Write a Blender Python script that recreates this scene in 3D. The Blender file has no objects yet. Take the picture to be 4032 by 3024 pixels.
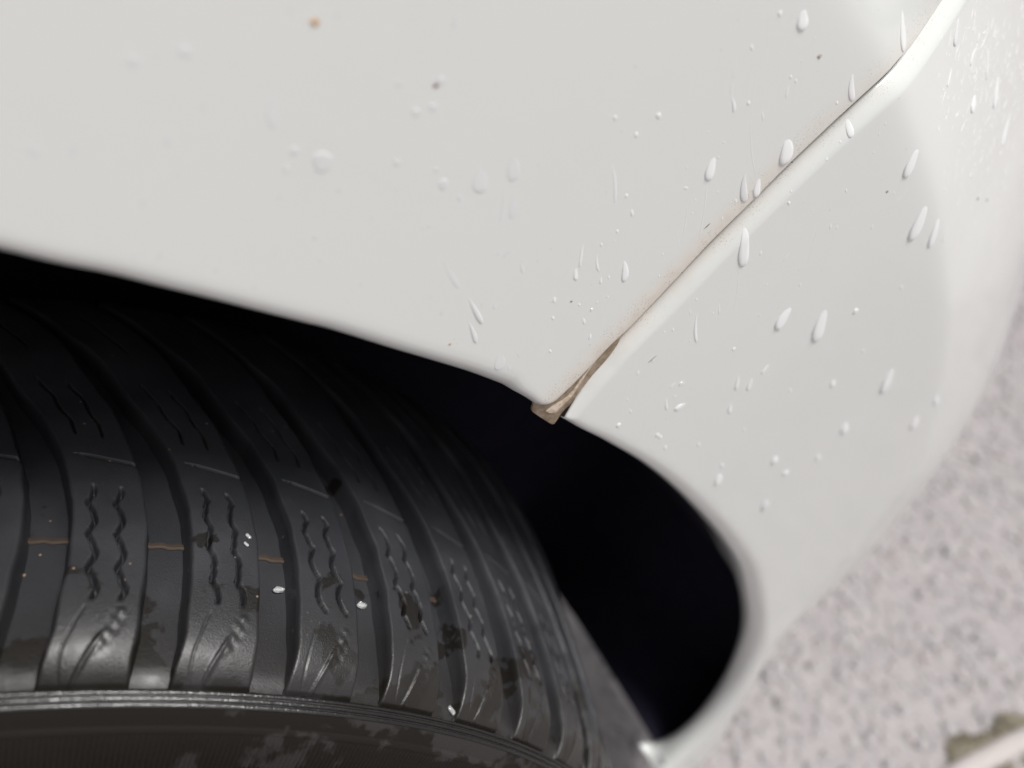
import bpy, bmesh, math, random
import numpy as np
from mathutils import Vector, Matrix
from mathutils.geometry import delaunay_2d_cdt

random.seed(7); RNG = np.random.default_rng(11)
sc = bpy.context.scene
# ------------------------------------------------------------------ camera
CAM_H = .854
cam = bpy.data.objects.new('camera', bpy.data.cameras.new('camera'))
sc.collection.objects.link(cam); sc.camera = cam
cam.location = (0, 0, CAM_H); cam.rotation_euler = (math.radians(49), 0, 0)
cam.data.sensor_width = 36; cam.data.lens = 26.34
cam.data.clip_start = .01; cam.data.clip_end = 500
cam.data.dof.use_dof = True; cam.data.dof.focus_distance = .292; cam.data.dof.aperture_fstop = 4.0
# ------------------------------------------------------------------ sky and sun (overcast)
world = bpy.data.worlds.new('World'); sc.world = world; world.use_nodes = True
nt = world.node_tree; nt.nodes.clear()
SUN_EL, SUN_AZ = 62, 105      # degrees; azimuth clockwise from +Y
sky = nt.nodes.new('ShaderNodeTexSky'); sky.sky_type = 'NISHITA'; sky.sun_disc = False
sky.sun_elevation = math.radians(SUN_EL); sky.sun_rotation = math.radians(SUN_AZ)
sky.air_density = 1.0; sky.dust_density = 4.0; sky.ozone_density = 1.0
hs = nt.nodes.new('ShaderNodeHueSaturation'); hs.inputs['Saturation'].default_value = .08
bg = nt.nodes.new('ShaderNodeBackground'); bg.inputs['Strength'].default_value = .05
wo = nt.nodes.new('ShaderNodeOutputWorld')
nt.links.new(sky.outputs[0], hs.inputs['Color']); nt.links.new(hs.outputs[0], bg.inputs['Color']); nt.links.new(bg.outputs[0], wo.inputs[0])
sun = bpy.data.objects.new('sun', bpy.data.lights.new('sun', 'SUN')); sc.collection.objects.link(sun)
sun.data.energy = 1.5; sun.data.angle = math.radians(25); sun.data.color = (1, .99, .965)
el, az = math.radians(SUN_EL), math.radians(SUN_AZ)
sdir = Vector((math.sin(az)*math.cos(el), math.cos(az)*math.cos(el), math.sin(el)))
sun.rotation_euler = sdir.to_track_quat('Z', 'Y').to_euler()
sc.view_settings.view_transform = 'Standard'; sc.view_settings.look = 'None'
sc.view_settings.gamma = 1; sc.view_settings.use_curve_mapping = False
sc.view_settings.exposure = .98
sc.cycles.use_denoising = True
sc.cycles.max_bounces = 10; sc.cycles.transmission_bounces = 8

# ------------------------------------------------------------------ helpers
def tag(o, label=None, cat=None, group=None, kind=None):
    for k, v in (('label', label), ('category', cat), ('group', group), ('kind', kind)):
        if v: o[k] = v
    return o
def mesh_obj(name, V, Fc, mat, parent=None, smooth=True, attrs=None):
    me = bpy.data.meshes.new(name)
    V = np.asarray(V, dtype=np.float64)
    me.from_pydata(V.tolist(), [], [list(map(int, f)) for f in Fc]); me.update()
    if smooth: me.polygons.foreach_set('use_smooth', [True]*len(me.polygons))
    for k, a in (attrs or {}).items():
        at = me.attributes.new(k, 'FLOAT', 'POINT'); at.data.foreach_set('value', np.asarray(a, dtype=np.float32))
    o = bpy.data.objects.new(name, me); sc.collection.objects.link(o)
    if mat: me.materials.append(mat)
    if parent: o.parent = parent
    return o
def grid_faces(nu, nv, close_u=False, close_v=False, flip=False):
    F = []
    for i in range(nu-(0 if close_u else 1)):
        for j in range(nv-(0 if close_v else 1)):
            a, b = i*nv+j, i*nv+(j+1) % nv
            c, d = ((i+1) % nu)*nv+(j+1) % nv, ((i+1) % nu)*nv+j
            F.append((a, d, c, b) if flip else (a, b, c, d))
    return F
class NT:
    """small shader-node writer"""
    def __init__(s, name):
        s.m = bpy.data.materials.new(name); s.m.use_nodes = True; s.t = s.m.node_tree
        s.b = s.t.nodes['Principled BSDF']; s.out = s.t.nodes['Material Output']
    def n(s, typ, ins=None, **kw):
        x = s.t.nodes.new(typ)
        for k, v in kw.items(): setattr(x, k, v)
        for k, v in (ins or {}).items(): s.put(x.inputs[k], v)
        return x
    def put(s, sock, v):
        if isinstance(v, bpy.types.NodeSocket): s.t.links.new(v, sock)
        else: sock.default_value = v
    def noise(s, vec, scale, detail=3, rough=.5, lac=2.):
        return s.n('ShaderNodeTexNoise', {'Vector': vec, 'Scale': scale, 'Detail': detail, 'Roughness': rough}).outputs['Fac']
    def ramp(s, fac, a, b, lo=0., hi=1.):
        return s.n('ShaderNodeMapRange', {'Value': fac, 'From Min': a, 'From Max': b, 'To Min': lo, 'To Max': hi}, interpolation_type='SMOOTHSTEP').outputs[0]
    def math(s, op, a, b=0.):
        x = s.n('ShaderNodeMath', operation=op); s.put(x.inputs[0], a); s.put(x.inputs[1], b); return x.outputs[0]
    def mix(s, fac, a, b):
        x = s.n('ShaderNodeMix', data_type='RGBA'); s.put(x.inputs['Factor'], fac)
        s.put(x.inputs[6], a if isinstance(a, bpy.types.NodeSocket) else (*a, 1)); s.put(x.inputs[7], b if isinstance(b, bpy.types.NodeSocket) else (*b, 1))
        return x.outputs[2]
    def bump(s, h, strength, dist, normal=None):
        x = s.n('ShaderNodeBump', {'Height': h, 'Strength': strength, 'Distance': dist})
        if normal: s.put(x.inputs['Normal'], normal)
        return x.outputs[0]
    def attr(s, name): return s.n('ShaderNodeAttribute', attribute_name=name).outputs['Fac']
    def obj(s, scale=(1, 1, 1)):
        c = s.n('ShaderNodeTexCoord').outputs['Object']
        return s.n('ShaderNodeMapping', {'Vector': c, 'Scale': scale}).outputs[0]
    def set(s, **kw):
        for k, v in kw.items():
            sock = s.b.inputs[k.replace('_', ' ')]
            if isinstance(v, tuple) and len(v) == 3 and sock.type == 'RGBA': v = (*v, 1)
            s.put(sock, v)
# ---- shape of the car's side, in metres: s forward along the flank, z up (0 = camera height), n outward
def dense(P, step=.004):
    P = np.array(P, float); out = []
    # Catmull-Rom through the points
    Q = np.vstack([2*P[0]-P[1], P, 2*P[-1]-P[-2]])
    for i in range(1, len(Q)-2):
        a, b, c, d = Q[i-1], Q[i], Q[i+1], Q[i+2]
        k = max(2, int(np.ceil(np.linalg.norm(c-b)/step)))
        t = np.linspace(0, 1, k, endpoint=False)[:, None]
        out.append(.5*((2*b)+(-a+c)*t+(2*a-5*b+4*c-d)*t*t+(-a+3*b-3*c+d)*t**3))
    out.append(P[-1:])
    return np.vstack(out)
def near(P, L):
    """distance, arc position and side (+ right of travel) of points P to polyline L"""
    P = np.atleast_2d(np.array(P, float)); A = L[:-1]; B = L[1:]; V = B-A; l2 = (V**2).sum(1)
    cum = np.concatenate([[0], np.cumsum(np.sqrt(l2))])
    best = np.full(len(P), 1e9); pos = np.zeros(len(P)); side = np.zeros(len(P))
    for c0 in range(0, len(P), 4000):
        p = P[c0:c0+4000]
        w = p[:, None, :]-A[None]
        t = np.clip((w*V[None]).sum(2)/l2[None], 0, 1)
        q = w-t[..., None]*V[None]; d = (q**2).sum(2); i = d.argmin(1); r = np.arange(len(p))
        best[c0:c0+4000] = np.sqrt(d[r, i]); pos[c0:c0+4000] = cum[i]+t[r, i]*np.sqrt(l2[i])
        cr = V[i, 0]*w[r, i, 1]-V[i, 1]*w[r, i, 0]
        side[c0:c0+4000] = np.where(cr < 0, 1, -1)
    return best, pos, side
def base_n(s, z):
    return -.12*np.maximum(z+.25, 0)**2 - .02*np.maximum(s, 0)**2
# corner line: above, the crease between side and front face; below, where the side turns under
CORNER = [(-.02,.09),(.05,.02),(.098,-.036),(.131,-.067),(.147,-.081),(.161,-.096),(.186,-.124),(.215,-.159),(.243,-.201),(.272,-.250),(.300,-.322),(.314,-.395),(.290,-.447),(.256,-.498),(.224,-.556),(.217,-.612),(.208,-.665),(.195,-.80)]
_i = np.arange(18)
CM = np.interp(_i, [0,8,10,12,17], [.44,.42,.24,.06,.02]); CM = np.convolve(np.pad(CM, 1, 'edge'), [.25,.5,.25], 'valid')
CK = np.interp(_i, [0,5,8,10,13,14,15,17], [.3,.3,.5,1.25,1.5,5,8,8]); CK[:13] = np.convolve(np.pad(CK, 1, 'edge'), [.25,.5,.25], 'valid')[:13]
CL = dense(CORNER, .006)
_c = near(np.array(CORNER), CL)[1]
_CLp = np.concatenate([[0], np.cumsum(np.linalg.norm(np.diff(CL, axis=0), axis=1))])
def _sm(y):
    g = np.exp(-.5*(np.arange(-9, 10)/3.5)**2); return np.convolve(np.pad(y, 9, 'edge'), g/g.sum(), 'valid')
_CMd = _sm(np.interp(_CLp, _c, CM)); _CKd = _sm(np.interp(_CLp, _c, CK))
def corner_drop(s, z):
    d, p, sd = near(np.stack([s, z], 1), CL)
    sg = -d*sd    # positive in front of / below the corner line
    m = np.interp(p, _CLp, _CMd); k = np.interp(p, _CLp, _CKd)
    w = .006
    dd = np.clip(sg, 0, .24)
    return m*.5*(sg+np.sqrt(sg*sg+w*w)) + k*dd*dd + 2*k*.24*np.maximum(sg-.24, 0)
def surf_n(s, z):
    s = np.atleast_1d(np.asarray(s, float)); z = np.atleast_1d(np.asarray(z, float))
    return base_n(s, z)-corner_drop(s, z)
ARCH_FENDER = [(-0.1357, -0.0952), (-0.125, -0.1021), (-0.1156, -0.1075), (-0.1058, -0.114), (-0.0951, -0.121), (-0.0836, -0.1287), (-0.0698, -0.1379), (-0.0614, -0.1435), (-0.0448, -0.156), (-0.0301, -0.1668), (-0.0164, -0.177), (-0.0023, -0.1887), (0.0067, -0.1971), (0.0114, -0.202)]
CORNER_FENDER = [(0.0156, -0.204), (0.0194, -0.2036), (0.0227, -0.2012), (0.0279, -0.1965)]
SEAM = [(0.0359, -0.1895), (0.0437, -0.1825), (0.0517, -0.1766), (0.0614, -0.1683), (0.0701, -0.1607), (0.0854, -0.1472), (0.1034, -0.1333), (0.1184, -0.1215), (0.1411, -0.1055), (0.1604, -0.0937), (0.1696, -0.0904), (0.1813, -0.0859), (0.1977, -0.0787), (0.2144, -0.0712), (0.2362, -0.0623)]
SEAM_BUMPER = [(0.0242, -0.2154), (0.0286, -0.2081), (0.0345, -0.1994), (0.0395, -0.1917), (0.0448, -0.184)]
ARCH_BUMPER = [(0.0341, -0.2262), (0.0495, -0.2421), (0.0745, -0.27), (0.1022, -0.3066), (0.1409, -0.3654), (0.1717, -0.4217), (0.1913, -0.4716), (0.2051, -0.5159), (0.2118, -0.5589), (0.2097, -0.6071), (0.1984, -0.6471), (0.1823, -0.6781), (0.1632, -0.7027), (0.15, -0.7156)]
TAB = [(0.0197, -0.1994), (0.0118, -0.2018), (0.0112, -0.2034), (0.0105, -0.2052), (0.0108, -0.2067), (0.0116, -0.2079), (0.0155, -0.2126), (0.0192, -0.2168), (0.0205, -0.2179), (0.0215, -0.2178), (0.0223, -0.2167), (0.0262, -0.2116), (0.032, -0.2083), (0.0386, -0.1999), (0.0451, -0.1916), (0.0497, -0.1842), (0.0496, -0.1779), (0.0352, -0.1868)]
FILM = [(0.0166, -0.2084), (0.0185, -0.2103), (0.0214, -0.2111), (0.0246, -0.2084), (0.0285, -0.2055), (0.0315, -0.2012), (0.0358, -0.1945), (0.039, -0.1902), (0.0376, -0.191), (0.0324, -0.1973), (0.0283, -0.203), (0.0247, -0.2054), (0.0206, -0.2066)]
INNER = [(0.2414, -0.5472), (0.2484, -0.5798), (0.2513, -0.6109), (0.2513, -0.6508), (0.243, -0.6844), (0.2316, -0.715), (0.2095, -0.7307), (0.1876, -0.7285), (0.1622, -0.7154), (0.1452, -0.7049)]
DARK_STRIP = [(0.3903, -0.934), (0.3835, -0.9769), (0.3736, -1.012), (0.3605, -1.0454), (0.3462, -1.0962), (0.331, -1.15)]
BIG = [
  (80.0, -112.3, 79.0, -120.8, 4.31, 'fat teardrop of water with a thin tail, below the top middle of the fender'),
  (107.8, -68.2, 109.6, -74.6, 3.84, 'blunt water drop high on the fender, left of the crease'),
  (162.8, -75.6, 166.7, -90.1, 3.18, 'long vertical water run on the crease just above the bend in the seam'),
  (138.2, -92.4, 142.0, -102.9, 2.41, 'narrow water run hanging onto the seam left of its bend'),
  (103.3, -125.0, 104.0, -132.8, 2.86, 'water drop caught on the fender edge halfway up the seam'),
  (95.7, -120.8, 98.6, -133.5, 2.82, 'flat faint water run beside the drop caught at the seam'),
  (113.0, -112.1, 114.0, -121.9, 5.25, 'broad flat patch of water on the fender edge above the seam'),
  (83.1, -91.7, 85.5, -97.5, 1.37, 'crooked little water drop at the end of a straight trail'),
  (102.4, -145.4, 104.6, -163.0, 4.43, 'long pointed water drop just below the seam on the bumper'),
  (189.1, -130.7, 186.3, -142.6, 4.90, 'flat pointed water drop on the bumper beside the crease'),
  (207.7, -160.4, 205.5, -177.3, 6.48, 'largest bright teardrop on the bumper, left one of a pair by the crease'),
  (221.4, -170.3, 222.0, -185.4, 4.30, 'slimmer teardrop on the bumper, right one of a pair by the crease'),
  (138.6, -193.5, 133.6, -204.3, 5.25, 'leaning flat water drop, left neighbour of the bright drop mid bumper'),
  (161.8, -202.0, 162.7, -220.8, 6.23, 'bright fat teardrop alone in the middle of the bumper side'),
  (233.4, -263.6, 234.1, -282.1, 6.23, 'leaning teardrop low on the bumper side near the ground'),
  (280.3, -319.7, 282.1, -331.2, 5.72, 'round soft water drop low on the bumper near its edge'),
  (121.2, -294.3, 121.9, -303.8, 4.04, 'small round drop on the bumper above the wheel arch'),
  (163.8, -337.9, 166.8, -348.7, 4.78, 'faint blunt drop low over the wheel arch of the bumper'),
  (88.2, -230.5, 82.2, -232.1, 3.23, 'kidney shaped drop lying sideways below the lower seam end'),
  (-8.9, -98.0, -9.2, -106.3, 5.07, 'wide blurred water drop, left of the big pair in mid fender'),
  (1.7, -95.9, 1.6, -104.8, 4.35, 'wide blurred water drop, right of the big pair in mid fender'),
  (1.2, -108.4, 1.0, -117.5, 2.73, 'narrow drop directly beneath the right drop of the big pair'),
  (-24.2, -124.1, -18.5, -137.9, 2.12, 'leaning water streak in the lower middle of the fender, upper one'),
  (-15.4, -142.3, -10.9, -154.3, 1.90, 'leaning water streak nearer the arch, middle one of three'),
  (-16.2, -151.5, -13.6, -161.7, 1.76, 'short leaning water streak nearest the wheel arch lip'),
  (45.9, -144.4, 46.8, -153.7, 2.98, 'flat oval water drop on the fender just left of the seam'),
  (-4.7, -169.5, -4.9, -177.0, 4.63, 'flat pale water drop right above the wheel arch lip'),
  (-65.2, -69.0, -65.8, -76.5, 2.70, 'long blurred water drop in the left part of the fender'),
  (-55.2, -85.2, -55.9, -89.5, 5.75, 'broad blurred puddle like drop in the left part of the fender'),
  (-118.6, -70.1, -119.9, -73.5, 2.55, 'bright blurred drop at the far left of the fender'),
  (-111.4, -71.8, -112.5, -74.6, 2.01, 'dim blurred drop second from the left on the fender'),
  (272.9, -122.3, 272.6, -136.8, 4.36, 'bright long drop among the spray at the upper right'),
  (252.0, -106.1, 255.5, -120.1, 1.84, 'very slim water run among the spray at the upper right'),
  (215.5, -88.1, 213.0, -97.8, 3.76, 'flat dim drop at the left border of the spray'),
  (212.0, -104.9, 209.5, -111.9, 1.91, 'pointed drop at the lower left border of the spray'),
  (237.4, -102.8, 233.1, -109.3, 2.21, 'short pointed drop inside the spray above the bright long one'),
  (302.7, -145.4, 295.8, -160.8, 3.13, 'long soft water run below the spray at the upper right'),
  (145.0, -111.2, 146.5, -117.5, 2.52, 'water drop lying across the chamfer of the bumper edge'),
  (242.6, -122.8, 241.2, -130.2, 4.36, 'flat wedge shaped drop beneath the spray'),
]
FENDER_DROPS = [(97.8,-67.3,98.3,-69.0,1.63), (88.3,-75.9,88.8,-78.0,1.15), (91.2,-94.5,91.6,-96.1,1.30), (54.2,-92.8,54.4,-94.2,1.64), (97.7,-98.7,99.4,-102.9,0.71), (108.2,-88.8,108.5,-90.0,1.05), (111.0,-90.6,111.3,-91.7,0.97), (108.4,-91.2,108.1,-96.4,0.79), (133.7,-101.4,134.2,-102.9,1.12), (93.6,-130.8,94.0,-132.7,0.95), (88.7,-137.0,88.7,-138.6,0.86), (68.9,-120.7,69.1,-122.0,0.99), (74.4,-126.6,74.6,-127.6,0.73), (84.2,-125.6,84.4,-126.7,0.74), (68.6,-113.5,68.7,-114.4,0.70), (75.5,-101.9,75.6,-102.8,0.69), (77.4,-103.8,77.6,-104.7,0.61), (-2.8,-104.0,-3.2,-117.6,1.03), (1.2,-128.0,-2.5,-130.2,1.00), (4.5,-132.3,4.9,-138.5,1.54), (28.1,-132.6,27.2,-142.4,1.15), (25.8,-141.9,26.1,-147.2,1.80), (34.1,-138.1,35.4,-146.2,0.99), (37.0,-104.9,39.8,-120.7,0.93), (-1.3,-175.5,-1.0,-178.5,1.31), (17.2,-151.4,17.3,-154.1,1.27), (46.8,-124.4,47.5,-127.2,1.15), (44.3,-118.3,44.5,-119.5,1.30), (33.6,-173.0,33.3,-175.8,1.17), (30.0,-164.7,30.7,-167.7,1.05), (33.3,-161.3,33.4,-162.7,1.32), (27.9,-157.7,28.0,-158.7,0.84), (17.1,-159.8,17.1,-161.3,1.11), (16.0,-174.3,16.6,-176.4,1.05), (36.6,-148.5,36.5,-151.7,1.01), (39.9,-148.6,40.0,-150.7,0.83), (41.7,-130.8,41.8,-132.3,1.07), (35.1,-134.4,35.8,-136.1,0.89), (41.0,-134.7,41.1,-135.6,0.63), (62.6,-154.9,62.8,-156.3,0.77), (69.8,-121.1,70.0,-122.2,0.90), (74.3,-126.7,74.5,-127.7,0.73), (73.9,-131.9,74.0,-132.7,0.74), (-6.4,-146.9,-5.9,-149.7,1.48), (-22.9,-95.2,-23.0,-96.9,1.63), (-34.6,-90.3,-34.8,-92.6,2.29), (-27.6,-77.4,-27.9,-80.1,2.65), (-22.5,-77.0,-22.7,-79.3,2.39), (-21.1,-99.5,-21.3,-102.3,3.31), (-17.1,-105.0,-16.0,-107.6,2.00), (-25.4,-144.5,-25.6,-146.3,1.35), (53.5,-92.6,54.6,-94.0,1.80), (45.9,-97.3,46.1,-99.0,1.48), (37.5,-90.6,37.6,-91.9,1.43), (-81.4,-54.3,-82.2,-57.1,2.70), (-93.1,-55.2,-93.8,-57.4,2.53), (-61.8,-82.3,-62.4,-83.8,2.54), (-64.8,-86.1,-65.3,-88.4,1.89), (-100.9,-87.6,-101.7,-90.0,1.53), (-91.0,-73.2,-91.8,-76.1,2.10), (-61.0,-107.4,-61.4,-109.4,1.73), (-51.9,-94.6,-52.3,-96.8,1.69), (-107.2,-100.9,-108.3,-103.3,1.31), (-101.3,-102.3,-102.4,-105.0,1.33), (-14.6,-55.1,-14.9,-58.9,1.73), (-31.6,-69.2,-31.9,-71.4,2.02), (-19.6,-70.6,-19.8,-72.2,2.76), (-105.5,-101.7,-105.8,-102.7,0.79), (-4.3,-127.9,-4.3,-129.3,1.00), (115.7,-77.3,116.0,-78.3,0.77), (82.0,-112.3,82.2,-113.2,0.71), (112.1,-84.2,112.3,-85.0,0.69), (83.2,-107.1,83.3,-107.9,0.71), (35.5,-158.8,35.5,-159.8,0.75), (40.0,-157.7,40.1,-158.7,0.76), (2.3,-170.5,3.4,-174.2,0.75), (63.0,-145.6,63.2,-146.9,0.76), (17.9,-95.0,17.9,-95.7,0.47), (10.4,-100.9,10.4,-101.6,0.95), (-26.4,-113.0,-27.3,-113.3,1.54), (-44.1,-105.5,-44.7,-107.4,0.89), (-50.4,-126.3,-50.6,-127.9,1.09), (-80.7,-118.5,-81.0,-120.1,1.01)]
BUMPER_DROPS = [(112.5,-157.8,112.6,-159.9,1.03), (151.7,-139.5,152.3,-141.3,0.93), (136.3,-123.5,136.5,-124.8,0.98), (163.4,-114.4,163.9,-115.8,0.79), (161.8,-118.3,162.0,-119.7,0.80), (141.6,-117.9,142.1,-119.0,0.88), (121.1,-138.4,122.0,-139.8,1.39), (121.4,-133.8,121.7,-134.7,0.89), (175.6,-161.1,175.1,-163.7,1.11), (148.4,-154.1,149.4,-157.2,0.96), (152.6,-155.9,153.5,-158.5,0.86), (135.7,-144.9,136.0,-146.0,0.72), (117.0,-224.1,117.9,-234.2,2.37), (126.5,-229.5,125.7,-237.6,2.65), (135.5,-224.3,131.8,-229.6,2.16), (76.4,-222.4,77.7,-230.5,1.36), (116.8,-241.5,117.7,-249.2,2.32), (185.9,-253.8,187.9,-259.1,3.45), (155.0,-247.3,155.9,-250.4,1.91), (210.6,-295.1,214.4,-304.9,5.81), (85.0,-178.0,87.7,-195.8,1.59), (73.4,-183.3,73.7,-185.2,0.93), (69.2,-183.3,69.4,-184.7,0.83), (83.0,-171.6,83.3,-173.1,0.92), (80.4,-176.1,81.2,-179.3,0.62), (95.0,-177.3,96.9,-184.3,0.74), (105.1,-172.5,105.4,-173.6,0.63), (93.2,-181.4,93.5,-182.8,0.74), (83.8,-192.9,84.0,-194.0,0.75), (120.5,-175.2,120.0,-176.6,0.86), (129.4,-162.8,126.6,-166.4,0.74), (127.0,-169.2,127.3,-170.3,0.64), (137.2,-172.7,137.5,-173.8,0.87), (183.3,-208.1,184.5,-211.1,3.17), (290.9,-306.7,296.0,-316.1,4.71), (110.3,-206.5,109.9,-207.5,1.81), (83.3,-215.9,82.6,-217.5,2.02), (80.2,-214.1,77.3,-217.5,1.00), (85.1,-216.1,84.7,-218.2,0.90), (65.7,-194.7,65.6,-198.9,0.74), (58.8,-200.1,58.5,-202.9,1.06), (56.0,-220.7,57.9,-224.3,0.88), (51.7,-227.9,52.2,-230.3,2.45), (76.6,-245.8,77.0,-248.3,1.89), (80.8,-254.1,81.3,-257.4,1.69), (74.8,-244.0,75.1,-246.2,2.11), (160.2,-298.8,162.3,-305.8,4.76), (175.0,-317.5,173.9,-321.8,4.36), (121.2,-285.9,122.1,-289.8,2.12), (197.4,-314.7,199.5,-320.8,3.54), (74.6,-244.0,74.9,-245.7,1.64), (54.8,-214.3,55.0,-215.8,0.87), (54.6,-206.7,54.8,-208.0,0.64), (82.3,-223.0,80.4,-224.2,0.91), (120.2,-190.7,120.7,-192.7,0.89), (201.0,-238.3,202.2,-241.4,1.83), (211.7,-202.9,212.9,-205.6,1.74), (140.2,-181.0,140.7,-182.7,1.11), (130.3,-264.1,131.0,-266.9,1.54), (101.5,-261.7,102.2,-265.2,1.74), (161.5,-125.6,162.1,-127.1,0.81), (182.1,-147.5,182.8,-149.1,0.87), (202.8,-180.0,203.5,-181.5,0.82)]
TRAILS = [(92.2,-64.5,95.8,-82.3,0.41), (82.9,-80.1,83.7,-93.6,0.59), (92.6,-83.6,102.5,-125.9,0.45), (78.7,-122.5,79.2,-143.4,0.56), (71.0,-128.3,70.8,-144.8,0.56), (67.3,-136.8,70.7,-144.6,0.38), (102.4,-162.4,104.7,-184.8,0.52), (141.7,-155.0,141.6,-171.9,0.43), (109.1,-77.7,109.9,-82.2,0.43), (84.9,-163.4,85.1,-167.0,0.40), (67.5,-221.1,65.3,-245.3,0.46), (63.7,-208.0,60.5,-228.8,0.44), (192.1,-145.8,186.1,-153.2,0.44), (138.3,-189.2,137.4,-195.7,0.45), (14.5,-172.2,12.5,-178.7,0.38)]
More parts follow.
